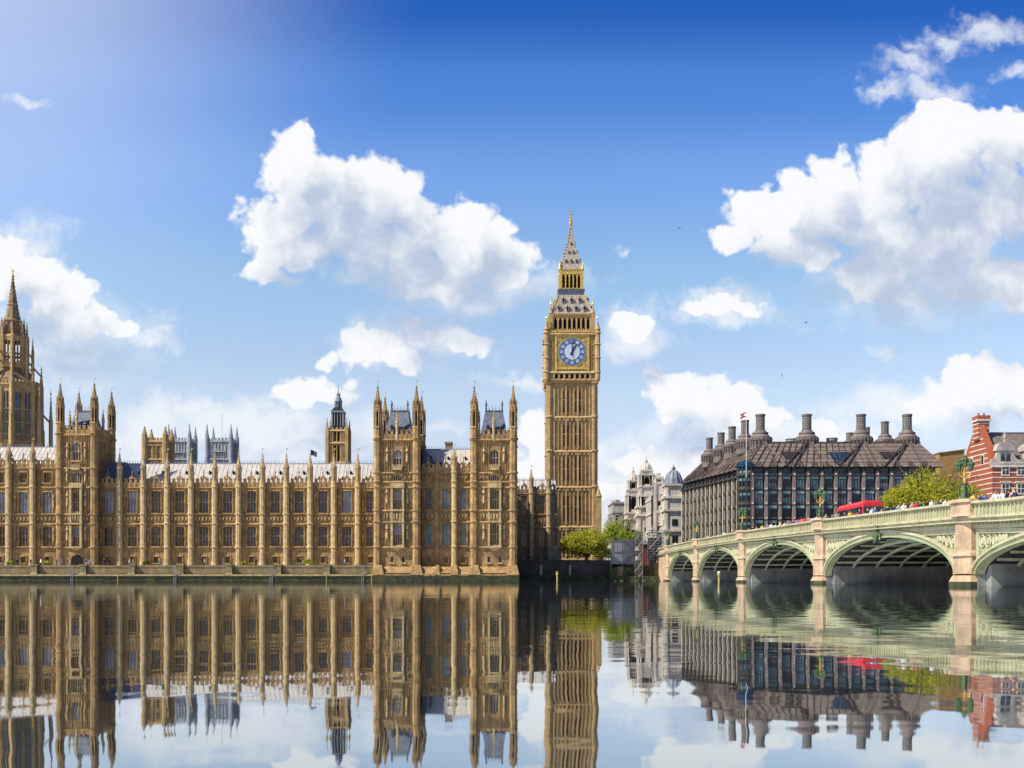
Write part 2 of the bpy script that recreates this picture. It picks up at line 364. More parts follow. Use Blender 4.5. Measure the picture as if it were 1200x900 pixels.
# ------------------------------------------------------------------ the riverside palace
def octshaft(mb, x, y, z0, z1, r, collars=(), m=0, foot=0):
    if foot: mb.lathe(x, y, [(z0, r*1.55), (z0+foot*.5, r*1.5), (z0+foot, r*1.12)], 8, m)
    mb.lathe(x, y, [(z0+foot, r), (z1, r)], 8, m)
    for c in collars: mb.lathe(x, y, [(c-.18, r*1.02), (c-.08, r*1.25), (c+.14, r*1.25), (c+.22, r*1.02)], 8, m)
def spirelet(mb, x, y, z0, r, h, m=0, mtop=None, crock=5):
    """crocketed cone with a finial"""
    mb.lathe(x, y, [(z0, r), (z0+.12, r*1.15), (z0+.2, r*.9), (z0+h*.8, r*.16), (z0+h*.84, r*.5), (z0+h*.88, r*.14), (z0+h, .03)], 8, m)
    for k in range(crock):
        t = (k+.5)/crock; rr = r*(.95-.8*t); z = z0+.2+h*.75*t
        for a in range(4):
            an = math.pi/4+a*math.pi/2; mb.box(x+rr*math.cos(an)-.07, x+rr*math.cos(an)+.07, y+rr*math.sin(an)-.07, y+rr*math.sin(an)+.07, z-.1, z+.12, m)
    if mtop is not None:
        mb.tube([(x,y,z0+h-.2),(x,y,z0+h+.75)], .03, 4, mtop); mb.box(x, x+.3, y-.02, y+.02, z0+h+.45, z0+h+.7, mtop)
def arched(mb, x0, x1, z0, z1, y, dep, m=0, h=None):
    """pointed-head fillers for the top corners of an opening"""
    h = h or (x1-x0)*.45; xm = (x0+x1)/2
    mb.polyxz([(x0,z1+.02),(x0,z1-h),(x0+(xm-x0)*.45,z1-h*.35),(xm,z1+.02)], y, y+dep, m)
    mb.polyxz([(x1,z1+.02),(xm,z1+.02),(x1-(x1-xm)*.45,z1-h*.35),(x1,z1-h)], y, y+dep, m)
def tracery(mb, x0, x1, z0, z1, y, nl=3, tr=(0.5,), m=0, w=.11, head=True):
    d = .22
    for i in range(nl+1):
        xx = x0+(x1-x0)*i/nl; ww = w if 0 < i < nl else w*1.3
        mb.box(max(x0, xx-ww/2), min(x1, xx+ww/2), y+.002*(i % 2), y+d, z0, z1, m)
    for t_ in tr: mb.box(x0+.01, x1-.01, y-.02, y+d-.02, z0+(z1-z0)*t_-.07, z0+(z1-z0)*t_+.07, m)
    if head:
        for i in range(nl):
            a, b = x0+(x1-x0)*i/nl, x0+(x1-x0)*(i+1)/nl; arched(mb, a, b, z0, z1-.01, y+.03, .15, m, (b-a)*.6)
    mb.box(x0-.25, x1+.25, y-.62, y+.1, z0-.28, z0-.02, m)
def ribs(mb, x0, x1, z0, z1, y, step=.5, w=.13, d=.16, m=0, heads=True):
    n = max(1, round((x1-x0)/step))
    for i in range(n+1):
        xx = x0+(x1-x0)*i/n; mb.box(xx-w/2, xx+w/2, y-d, y+.02, z0, z1, m)
    if heads:
        for i in range(n):
            a, b = x0+(x1-x0)*i/n+w/2, x0+(x1-x0)*(i+1)/n-w/2
            if b-a > .1: arched(mb, a, b, z0, z1, y-d*.7, d*.7+.02, m, (b-a)*.8)
def string(mb, x0, x1, z, y, d=.3, h=.28, m=0):
    mb.frus(x0, x1, y-d, y+.02, z-h/2, x0, x1, y-d*.5, y+.02, z+h/2, m); mb.box(x0, x1, y-d*.6, y+.015, z-h*.95, z-h/2-.003, m)
def carved(mb, x0, x1, z0, z1, y, n, m=0, m2=1):
    """carved heraldic band: shields and bosses in little frames"""
    w = (x1-x0)/n; h = z1-z0
    for i in range(n):
        a = x0+i*w; c = a+w/2; zc = (z0+z1)/2
        mb.box(a+.02, a+.14, y-.2, y+.01, z0, z1, m)
        mb.lathe(0,0,[(0,.01)],3,m) if False else None
        mb.polyxz([(c-w*.26,zc+h*.32),(c-w*.26,zc-h*.1),(c,zc-h*.38),(c+w*.26,zc-h*.1),(c+w*.26,zc+h*.32)], y-.22, y-.0, m)
        mb.box(c-w*.12, c+w*.12, y-.32, y-.2, zc-h*.1, zc+h*.22, m2)
    mb.box(x1-.14, x1-.02, y-.2, y+.01, z0, z1, m)
def parapet(mb, x0, x1, z0, z1, zm, y, m=0, step=.95, holes=True):
    mb.box(x0, x1, y-.22, y+.15, z0, z1, m)
    n = max(1, round((x1-x0)/step)); w = (x1-x0)/n
    for i in range(n):
        a = x0+i*w
        mb.box(a+w*.2, a+w*.8, y-.25, y+.12, z1-.002, zm, m); mb.box(a+w*.15, a+w*.85, y-.32, y+.18, zm, zm+.12, m)
        mb.box(a+w*.38, a+w*.62, y-.3, y-.2, z0+(z1-z0)*.25, z0+(z1-z0)*.8, m)
def crest(mb, x, z, y, m=0, w=1.35, h=.85):
    mb.polyxz([(x-w/2,z),(x-w*.3,z+h*.45),(x-w*.18,z+h*.4),(x,z+h),(x+w*.18,z+h*.4),(x+w*.3,z+h*.45),(x+w/2,z)], y-.28, y+.05, m)
    mb.lathe(x, y-.1, [(z+h*.8,.08),(z+h+.25,.09),(z+h+.35,.2),(z+h+.5,.08),(z+h+.9,.03)], 6, m)
def dormer(mb, x, y, z, m=0, s=1.0):
    mb.frus(x-.28*s, x+.28*s, y-.5*s, y+.6*s, z, x-.22*s, x+.22*s, y-.45*s, y+.6*s, z+.55*s, m)
    mb.frus(x-.42*s, x+.42*s, y-.62*s, y+.6*s, z+.55*s, x-.02, x+.02, y-.3*s, y+.5*s, z+1.15*s, m)

pal = thing('palace', 'long honey-coloured gothic palace with pale roofs and turreted pavilions along the river', 'palace', (X(300,222), 222, GZ))
WIN_N = [0]
_cache = {}
def window(px, y0, y1, wpx, Y, yface, nl, tr, glass, parent=pal, stone=STONE, head=True):
    """a traceried window (frame) with its pane as a sub-part; equal windows share meshes"""
    x0, x1, z0, z1 = X(px-wpx/2, Y), X(px+wpx/2, Y), Z(y1, Y), Z(y0, Y)
    key = (round(wpx,2), round(y1-y0,2), round(Y,2), nl, tr, glass.name, stone.name, head)
    org = Vector(((x0+x1)/2, yface, z0))
    if key not in _cache:
        f = MB(); tracery(f, x0, x1, z0, z1, yface+.25, nl, tr, 0, head=head)
        g = MB(); g.box(x0-.05, x1+.05, yface+.42, yface+.5, z0-.05, z1+.05)
        fo = part('window', f, stone, parent, org); po = part('pane', g, glass, fo, org); _cache[key] = fo
    else:
        copy_tree(_cache[key], parent, org-WL[parent.name])
    return (x0, x1, z0, z1)

def wing(name, pxa, pxb, Y, wins, butts, lv, back, roofY, ridge, floors, base=661, ymat=STONE, slim=(), pin=True, bw=.58, top=None):
    """one range of the palace between two pixel columns at depth Y. floors: (y0, y1, width, lights, transoms, glass)"""
    x0, x1 = X(pxa, Y), X(pxb, Y); zb = Z(base, Y); ztop = Z(lv['par0'], Y)
    w = MB(); ops = []
    for px in wins:
        for fl in floors:
            ops.append(window(px, fl[0], fl[1], fl[2], Y, Y, fl[3], fl[4], fl[5] if not callable(fl[5]) else fl[5](px)))
    w.wall(x0, x1, zb-2.5, ztop, ops, Y, .5)
    w.box(x0, x1, Y+.505, back, zb-2.5, ztop-.05)
    for s in lv['strings']: string(w, x0, x1, Z(s, Y), Y)
    for px in wins:
        for k, fl in enumerate(floors):
            a, b = X(px-fl[2]/2, Y), X(px+fl[2]/2, Y); c, d = Z(fl[1], Y), Z(fl[0], Y)
            if fl[1]-fl[0] > 6:
                arched(w, a, b, c, d, Y+.02, .2, 0, (b-a)*.14)
                string(w, a-.2, b+.2, d+.18, Y, .22, .18)
                w.box(a-.24, a-.06, Y-.14, Y+.01, c, d+.1); w.box(b+.06, b+.24, Y-.14, Y+.01, c, d+.1)
    # panelling between windows and buttresses
    bx = sorted([pxa]+list(butts)+list(slim)+[pxb])
    for i in range(len(bx)-1):
        ws = [q for q in wins if bx[i] < q < bx[i+1]]
        edges = [bx[i]]+[e for q in ws for e in (q-floors[-1][2]/2, q+floors[-1][2]/2)]+[bx[i+1]]
        for k in range(0, len(edges)-1, 2):
            a, b = X(edges[k], Y)+.55, X(edges[k+1], Y)-.55
            if ws:
                a = X(edges[k], Y)+(.75 if k == 0 else .4); b = X(edges[k+1], Y)-(.4 if k+2 < len(edges) else .75)
            if b-a < .35: continue
            for (pa, pb) in lv['panels']: ribs(w, a, b, Z(pb, Y), Z(pa, Y), Y, .52)
            for (pa, pb) in lv['panels'][:2]:           # canopied figures in niches
                c = (a+b)/2; zz = Z(pb, Y)+(Z(pa, Y)-Z(pb, Y))*.3
                w.lathe(c, Y-.2, [(zz-.3,.12),(zz,.24),(zz+.9,.2),(zz+1.15,.1),(zz+1.35,.16),(zz+1.5,.05)], 6)
                w.lathe(c, Y-.2, [(zz+1.7,.3),(zz+2.1,.22),(zz+2.7,.03)], 6)
        aa, bb = X(bx[i], Y)+.6, X(bx[i+1], Y)-.6
        for (pa, pb) in lv['carved']:
            if bb-aa > 1: carved(w, aa, bb, Z(pb, Y), Z(pa, Y), Y, max(1, round((bb-aa)/.75)))
    part('facade_wall', w, [ymat, STONEL], pal)
    p = MB(); parapet(p, x0, x1, Z(lv['par0'], Y), Z(lv['par1'], Y), Z(lv['merl'], Y), Y)
    for px in wins: crest(p, X(px, Y), Z(lv['merl'], Y)+.1, Y)
    part('parapet', p, ymat, pal)
    r = MB(); zr, ze = Z(ridge, roofY), Z(lv['par0'], Y)-.1
    e0, e1 = (x0, x1)
    prof = [(Y+.9, ze), (roofY, zr), (roofY+1.0, zr), (back-.3, ze)]
    r.polyyz(prof, e0, e1, 0)
    r.box(e0, e1, roofY+.3, roofY+.7, zr-.05, zr+.22, 1)
    for k in range(int((e1-e0)/.55)): r.box(e0+.3+k*.55, e0+.38+k*.55, roofY+.46, roofY+.54, zr+.2, zr+.75, 1)
    # standing seams down the slope
    k = e0+.6
    sl_ = (zr-ze)/(roofY-(Y+.9))
    while k < e1-.3:
        r.strip([(k-.05, Y+.9, ze+.09), (k-.05, roofY, zr+.09)], [(k+.05, Y+.9, ze+.09), (k+.05, roofY, zr+.09)], 0)
        r.strip([(k+.05, Y+.9, ze+.09), (k+.05, roofY, zr+.09)], [(k+.05, Y+.9, ze-.02), (k+.05, roofY, zr-.02)], 0)
        r.strip([(k-.05, Y+.9, ze-.02), (k-.05, roofY, zr-.02)], [(k-.05, Y+.9, ze+.09), (k-.05, roofY, zr+.09)], 0); k += .95
    for px in wins:
        for dx, f in ((-7, .36), (1.5, .60), (6.5, .36)):
            yy = Y+.9+(roofY-Y-.9)*f; dormer(r, X(px+dx, Y), yy, ze+(zr-ze)*f-.1, 2, .62)
    part('roof', r, [IRONROOF, LEAD, DARK], pal)
    if not top: top = lv['par0']
    proto = None
    for px in butts:
        org = Vector((X(px, Y), Y-.35, zb))
        if proto is None:
            b = MB(); x_, y_ = org.x, org.y
            octshaft(b, x_, y_, zb-2.4, Z(lv['par1'], Y)+.2, bw, [Z(s, Y) for s in lv['strings']], foot=3.0)
            zt = Z(lv['pin'], Y); zp = Z(lv['par1'], Y)
            zc = zp+(zt-zp)*.50
            b.lathe(x_, y_, [(zp, bw*.9), (zc-.3, bw*.85), (zc-.2, bw*1.1), (zc, bw*1.1)], 8, 0)
            for a in range(8):
                an = a*math.pi/4; b.box(x_+bw*.9*math.cos(an)-.05, x_+bw*.9*math.cos(an)+.05, y_+bw*.9*math.sin(an)-.05, y_+bw*.9*math.sin(an)+.05, zp+.4, zc+.3, 0)
            spirelet(b, x_, y_, zc, bw*.85, zt-zc, 0, 1, 4)
            proto = part('buttress', b, [STONEL, GOLD], pal, org)
        else: copy_tree(proto, pal, org-WL['palace'])
    for px in slim:
        b = MB(); x_ = X(px, Y); octshaft(b, x_, Y-.1, zb-2.4, Z(lv['par1'], Y)+.4, .3, [Z(s, Y) for s in lv['strings']], foot=3.0)
        spirelet(b, x_, Y-.1, Z(lv['par1'], Y)+.4, .3, 2.0, 0, None, 2); part('buttress', b, [STONE], pal)

def mixg(px):
    return GLASSP if (int(px*7) % 5) in (0,) else GLASS
low = dict(strings=(571, 602.5, 613.8, 641.5), panels=[(576,601),(616,640)], carved=[(604,612.5)], par0=571, par1=565.5, merl=561.5, pin=530)
fl_low = [(652.5,659.5,5.0,2,(),GLASS), (617,640,10.2,3,(.52,),GLASS), (575.5,601,10.2,3,(.5,),mixg)]
bpx = [140.9+27.87*k for k in range(11)]
wpx = [127.2+27.93*k for k in range(12)]
wing('wing', 112, 440, 222, wpx, bpx, low, 256, 227.6, 544, fl_low)
high = dict(strings=(548, 571, 602.5, 613.8, 641.5), panels=[(577,601),(616,640),(552,569)], carved=[(604,612.5)], par0=548, par1=543.5, merl=540, pin=518)
fl_high = [(652.5,659.5,5.0,2,(),GLASS), (617,640,10.2,3,(.52,),GLASS), (577,601.5,10.2,3,(.5,),lambda p: GLASSP), (554,565.5,8,4,(),GLASS)]
wing('wing', -75, 70, 222, [0.5, 27.5, 55.8, -28, -56], [11, 39.2, -14, -42, -70], high, 256, 228, 524.5, fl_high)
mid = dict(strings=(554, 564.5, 571, 598, 611.5, 641), panels=[(573,597),(614,640)], carved=[(600,610),(556,563)], par0=554, par1=548, merl=545, pin=525)
fl_mid = [(652.5,659.5,5.0,2,(),GLASS), (613.5,639,7.2,2,(.5,),GLASST), (572,597,7.2,2,(.5,),lambda p: GLASST if p > 515 else GLASS)]
wing('wing', 494, 552, 213, [502, 522.5, 543], [532.6], mid, 248, 219, 527, fl_mid, slim=[512.5], base=664)
north = dict(strings=(578, 603, 618, 640), panels=[(582,602),(620,638)], carved=[(605,616)], par0=578, par1=573.5, merl=570.5, pin=549)
wing('wing', 605, 652, 256, [614, 635, 648], [622.5, 643], north, 285, 262, 563, [(620,640,7,3,(.5,),GLASS), (581,602,7,3,(.5,),GLASS), (650,657,4,2,(),GLASS)], ymat=STONED, base=661)

# turreted pavilions: parts are tower > turret, window, roof
def pavilion(pxa, pxb, Y, depth, tops, cornice, merl, roof_t, floors, strings, base, wc, glassset, narrow=False, back=None, mr=.82):
    xa, xb = X(pxa, Y), X(pxb, Y); yb = Y+depth; zb = Z(base, Y)
    t = MB(); ops = []; zc = Z(cornice, Y)
    twpos = Vector(((xa+xb)/2, Y, zb))
    for (y0, y1, w, nl, tr, gl_, *off) in floors:
        for o_ in (off[0] if off else (0,)):
            px = wc+o_; ops.append((X(px-w/2, Y), X(px+w/2, Y), Z(y1, Y), Z(y0, Y)))
    t.wall(xa, xb, zb-3, zc, ops, Y, .5)
    t.box(xa, xb, Y+.51, yb, zb-3, zc-.02)
    for s in strings: string(t, xa, xb, Z(s, Y), Y)
    for s in strings:                                    # side walls carry the same strings and panels
        z = Z(s, Y)
        for xx, d in ((xa, -1), (xb, 1)): t.box(min(xx, xx+.25*d), max(xx, xx+.25*d), Y, yb, z-.14, z+.14)
    yk = Y+1.4
    while yk < yb-1:
        for xx, d in ((xa, -1), (xb, 1)): t.box(min(xx, xx+.14*d), max(xx, xx+.14*d), yk-.08, yk+.08, Z(640, Y), zc-1)
        yk += .8
    ss = sorted(strings)
    for i in range(len(ss)-1):
        z1_, z0_ = Z(ss[i], Y)-.3, Z(ss[i+1], Y)+.2
        if z1_-z0_ < .8: continue
        ww = [o for o in ops if o[2] < (z0_+z1_)/2 < o[3]]
        e = [xa+mr+.15]+[q for o in ww for q in (o[0]-.3, o[1]+.3)]+[xb-mr-.15]
        for k in range(0, len(e)-1, 2):
            if e[k+1]-e[k] > .35:
                if z1_-z0_ < 1.9: carved(t, e[k], e[k+1], z0_, z1_, Y, max(1, round((e[k+1]-e[k])/.6)))
                else:
                    ribs(t, e[k], e[k+1], z0_, z1_, Y, .5, m=0)
                    c = (e[k]+e[k+1])/2; zz = z0_+(z1_-z0_)*.35
                    t.lathe(c, Y-.22, [(zz-.3,.12),(zz,.26),(zz+.9,.22),(zz+1.15,.1),(zz+1.35,.17),(zz+1.5,.05)], 6, 1)
                    t.lathe(c, Y-.22, [(zz+1.75,.34),(zz+2.1,.22),(zz+2.8,.03)], 6, 1)
    parapet(t, xa+.4, xb-.4, zc, zc+(Z(merl, Y)-zc)*.6, Z(merl, Y), Y+.1)
    for sx_ in (xa, xb): t.box(sx_-.2, sx_+.2, Y+.3, yb, zc-.01, zc+1.2)
    t.box(xa, xb, yb-.3, yb+.1, zc, zc+1.3)
    for k in range(5):
        yy = Y+1.2+k*(depth-2)/5
        for sx_ in (xa, xb): t.box(sx_-.22, sx_+.22, yy, yy+.7, zc+1.2, Z(merl, Y))
    k = xa+.5
    while k < xb-.4: t.box(k, k+.16, Y-.34, Y+.05, zc-.42, zc-.16); k += .42
    # oriel bay from the first floor to the third
    o = [f for f in floors if f[0] > 565 and f[1] < 645]
    if o:
        f0 = o[0]; a, b = X(wc-f0[2]/2, Y), X(wc+f0[2]/2, Y)
        for xx in (a-.22, b+.22): t.box(xx-.2, xx+.2, Y-.75, Y+.1, Z(641, Y), Z(571, Y), 1)
        for s in strings:
            if 571 <= s <= 642: t.box(a-.5, b+.5, Y-.85, Y+.1, Z(s, Y)-.16, Z(s, Y)+.16, 1)
        t.frus(a+.6, b-.6, Y-.2, Y+.1, Z(645.5, Y), a-.45, b+.45, Y-.8, Y+.1, Z(642, Y), 1)
        carved(t, a, b, Z(611, Y), Z(600, Y), Y-.45, 3, 1, 1); t.box(a, b, Y-.42, Y, Z(612, Y), Z(599.5, Y))
        t.box(a-.45, b+.45, Y-.7, Y+.1, Z(570, Y)+.0, Z(566, Y), 1)
        # balconette under the arched window
        t.box(a, b, Y-.75, Y+.1, Z(551, Y), Z(547.5, Y), 1)
        for q in range(6): t.box(a+(b-a)*q/5-.08, a+(b-a)*q/5+.08, Y-.8, Y-.6, Z(547.5, Y), Z(544.5, Y), 1)
    tw = part('tower', t, [STONE, STONEL], pal, twpos)
    for (y0, y1, w, nl, tr, gl_, *off) in floors:
        for o_ in (off[0] if off else (0,)):
            px = wc+o_; f = MB(); a, b, c, d = X(px-w/2, Y), X(px+w/2, Y), Z(y1, Y), Z(y0, Y)
            tracery(f, a, b, c, d, Y+.2, nl, tr, 0); arched(f, a, b, c, d, Y+.01, .2, 0, (b-a)*.3)
            if len(glassset) and gl_ is GLASSP: f.box(a, b, Y+.42, Y+.5, c, c+(d-c)*.5, 1); f.box(a, b, Y+.42, Y+.5, c+(d-c)*.5, d, 2)
            else: f.box(a-.02, b+.02, Y+.42, Y+.5, c, d, 1)
            part('window', f, [STONEL, GLASS if gl_ is GLASSP else gl_, GLASSP], tw)
    r = mr
    for (tx, ty, top) in ((xa, Y, tops[0]), (xb, Y, tops[1]), (xa, yb, tops[2]), (xb, yb, tops[3])):
        ty_ = ty+(.25 if ty == Y else -.25); f = MB(); zt = Z(top, Y)  # same height front and back
        body = zc+2.2
        octshaft(f, tx, ty_, zb-3, body, r, [Z(s, Y) for s in strings]+[zc+.1], foot=3.2)
        zl = body; H = zt-body; z1_ = body+H*.42
        f.lathe(tx, ty_, [(zl-.2, r*1.0), (zl, r*1.18), (zl+.3, r*.95)], 8)
        f.lathe(tx, ty_, [(zl+.3, r*.62), (z1_, r*.62)], 8, 1)
        for a in range(8):
            an = math.pi/8+a*math.pi/4; f.lathe(tx+r*.88*math.cos(an), ty_+r*.88*math.sin(an), [(zl+.2,.15),(z1_+.4,.15),(z1_+.9,.02)], 4)
        f.lathe(tx, ty_, [(z1_-.5, r*.8), (z1_-.4, r*1.0), (z1_, r*1.12), (z1_+.2, r*.85)], 8)
        z2_ = z1_+.2+H*.14
        f.lathe(tx, ty_, [(z1_+.2, r*.72), (z2_, r*.68), (z2_+.1, r*.9), (z2_+.2, r*.7)], 8)
        for a in range(8):
            an = a*math.pi/4; f.lathe(tx+r*.85*math.cos(an), ty_+r*.85*math.sin(an), [(z1_+.2,.1),(z2_,.1),(z2_+.7,.01)], 4)
        spirelet(f, tx, ty_, z2_+.2, r*.66, zt-z2_-.2, 0, 2, 5)
        part('turret', f, [STONE, DARK, GOLD], tw)
    # steep slate roof with cresting
    f = MB(); zr = Z(roof_t, Y+depth/2); f.frus(xa+.9, xb-.9, Y+1.0, yb-1.0, zc, xa+(xb-xa)*.27, xb-(xb-xa)*.27, Y+depth*.34, yb-depth*.34, zr)
    f.box(xa+(xb-xa)*.26, xb-(xb-xa)*.26, Y+depth*.33, yb-depth*.33, zr, zr+.22)
    for q in range(6):
        xx = xa+(xb-xa)*(.28+.44*q/5)
        for yy in (Y+depth*.35, yb-depth*.35): f.lathe(xx, yy, [(zr+.2,.06),(zr+.9,.06),(zr+1.3,.01)], 4)
    for xx, yy in ((xa+(xb-xa)*.29, Y+depth*.4), (xb-(xb-xa)*.29, Y+depth*.4)): f.lathe(xx, yy, [(zr,.25),(zr+1.2,.15),(zr+1.3,.3),(zr+2.4,.02)], 6)
    for q in (.35, .65): dormer(f, xa+(xb-xa)*q, Y+1.0+(zr-zc)*.15, zc+(zr-zc)*.35, 0, .9)
    part('roof', f, SLATE, tw)
    # small pinnacles half way along each side
    for (xx, yy) in (((xa+xb)/2, Y), ((xa+xb)/2, yb), (xa, (Y+yb)/2), (xb, (Y+yb)/2)):
        f = MB()
        f.lathe(xx, yy, [(zc-.5,.3),(zc+3.0,.26),(zc+3.1,.38),(zc+3.3,.28)], 8); spirelet(f, xx, yy, zc+3.3, .3, 2.6, 0, None, 3)
        part('pinnacle', f, STONEL, tw)

strR = (515, 554, 564.5, 571, 598, 611.5, 641)
flR = lambda g: [(613.5,638.5,10.5,4,(.5,),g), (573,597.5,10.5,4,(.5,),g), (527,546,9.5,3,(.5,),GLASSP), (652,659,3.6,1,(),GLASS,(-6.5,6.5)), (556,563.5,10,4,(),GLASS)]
pavilion(442.5, 488, 210.5, 12.7, (450,450,451,450), 515, 504.5, 484, flR(GLASSP), strR, 664, 466, (1,))
pavilion(555.7, 601.4, 210.5, 12.7, (450,450,452,452), 515, 504.5, 484, flR(GLASS), strR, 664, 579.5, ())
strL = (509, 548.5, 571, 602.5, 613.8, 641.5)
flL = [(617,640,9.5,4,(.5,),GLASSP), (575.5,601.5,9.5,4,(.5,),GLASS), (519,539.5,9,3,(.5,),GLASSP), (553,568,10,4,(),GLASS)]
pavilion(70, 110, 219.8, 10, (447.5,447,448,448), 509, 499, 484, flL, strL, 661, 90, (1,), mr=.78)
# the masonry mass behind the north pavilions, its chimney and the slate hips beside the towers
m_ = MB(); m_.box(X(443,210.5)+.3, X(601.4,210.5)-.2, 224, 256.5, 0, Z(556,215))
yk = 226
while yk < 256: m_.box(X(601.4,210.5)-.2, X(601.4,210.5)+.25, yk-.3, yk+.3, 0, Z(556,215)+1.4); yk += 3.1
part('rear_block', m_, STONED, pal)
m_ = MB(); m_.box(X(522,232), X(530,232), 231.5, 233, 20, Z(519,232)); m_.box(X(521.4,232), X(530.6,232), 231.3, 233.2, Z(520.5,232), Z(518.2,232))
part('chimney', m_, STONED, pal)
def hip(px0, px1, Y, yr, ridge, eave, back):
    f = MB(); f.frus(X(px0,Y), X(px1,Y), Y+1.6, back, Z(eave,Y), X(px0,Y), X(px1,Y)-3.2, yr-.5, yr+1.5, Z(ridge,yr)+.25); part('roof', f, SLATE, pal)
hip(119, 156, 222, 227.4, 543.5, 562, 235)
hip(494, 512, 213, 218.8, 527, 545, 226)

# arched river door in the left pavilion and doorways
m_ = MB()
xx = X(90, 219.8); m_.polyxz([(xx-1.1,GZ-1.2),(xx+1.1,GZ-1.2),(xx+1.1,GZ+.0),(xx+.8,GZ+.55),(xx,GZ+.9),(xx-.8,GZ+.55),(xx-1.1,GZ)], 219.6, 219.79); part('door', m_, DARK, pal)

BLACKM = mat('rusted_chain', (.06,.04,.03), .8, var=.2)
# ------------------------------------------------------------------ river terrace
ter = thing('terrace_wall', 'long low mossy stone river wall with ledge and piers below the palace', 'river wall', (X(200,211.5), 211.5, 0))
m_ = MB(); xl, xr = X(-220,211.5), X(437,211.5)
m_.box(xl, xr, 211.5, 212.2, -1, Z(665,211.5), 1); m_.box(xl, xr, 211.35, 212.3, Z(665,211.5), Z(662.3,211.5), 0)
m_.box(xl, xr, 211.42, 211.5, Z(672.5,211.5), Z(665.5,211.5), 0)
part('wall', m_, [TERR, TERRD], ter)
m_ = MB(); m_.frus(xl, xr, 210.2, 211.5, Z(675,211.5), xl, xr, 210.5, 211.5, Z(673,211.5)); part('ledge', m_, TERR, ter)
m_ = MB(); m_.box(xl, xr, 210.35, 211.5, -1, Z(675,211.5)); part('plinth', m_, ALGAE, ter)
pp = None
for k in range(-3, 8):
    px = 41.5+57*k
    if px > 430: break
    org = Vector((X(px,211.4), 211.4, 0))
    if pp is None:
        m_ = MB(); x_ = org.x; m_.box(x_-.55, x_+.55, 210.8, 211.9, Z(673,211.4), Z(663,211.4)); m_.box(x_-.75, x_+.75, 210.7, 212.0, Z(663,211.4), Z(661.3,211.4))
        m_.frus(x_-.75, x_+.75, 210.3, 211.6, Z(674,211.4), x_-.5, x_+.5, 210.9, 211.6, Z(670,211.4)); pp = part('pier', m_, TERR, ter, org)
    else: copy_tree(pp, ter, org-WL['terrace_wall'])
m_ = MB(); m_.box(xl, xr, 212.25, 221.9, 0, Z(664.5,212)); tag(part('pavement', m_, PAVE), kind='structure')
for px in (-20, 84, 205, 318, 425):
    m_ = MB(); x_ = X(px, 210.2)
    for s_ in (-.22, .22): m_.tube([(x_+s_,210.2,-.5),(x_+s_,210.2,Z(663,210.2)),(x_+s_,211.6,Z(661.5,211))], .045, 4)
    for q in range(9): m_.tube([(x_-.22,210.2,.1+q*.33),(x_+.22,210.2,.1+q*.33)], .03, 4)
    part('ladder', m_, LEAD, ter)
for k in range(-8, 16):
    m_ = MB(); xa_ = X(28.5*k,210.3); xb2 = X(28.5*(k+1),210.3); m_.tube([(xa_+(xb2-xa_)*q/8, 210.28, 1.0-.35*math.sin(math.pi*q/8)) for q in range(9)], .04, 4); part('chain', m_, BLACKM, ter)
# battered plinth of the north pavilions
pl = MB(); a, b = X(437.5,209.5), X(607,209.5)
pl.frus(a, b, 208.6, 212, Z(674.5,208.6), a, b, 210.0, 212, Z(664,210)); 
pl.box(a, b, 208.45, 208.62, Z(675.2,208.6), Z(672.6,208.6), 0)
for c, w_ in ((442.5,7.5), (488,7.5), (512.5,3), (532.6,4.5), (555.7,7.5), (601,7.5)): pl.frus(X(c-w_,208.5), X(c+w_,208.5), 208.3, 210.5, Z(673.5,208.5), X(c-w_*.62,209), X(c+w_*.62,209), 209.0, 210.8, Z(662,209))
for c in (466, 522, 579): pl.frus(X(c-15,209), X(c+15,209), 208.5, 210.5, Z(671.5,209), X(c-6,209), X(c+6,209), 209.5, 210.5, Z(668.0,209))
part('battered_plinth', pl, STONE, pal)
pl = MB(); pl.box(a-.1, b+.1, 208.3, 213.5, -1, Z(674.6,208.6)-.01); part('wet_footing', pl, ALGAE, pal)

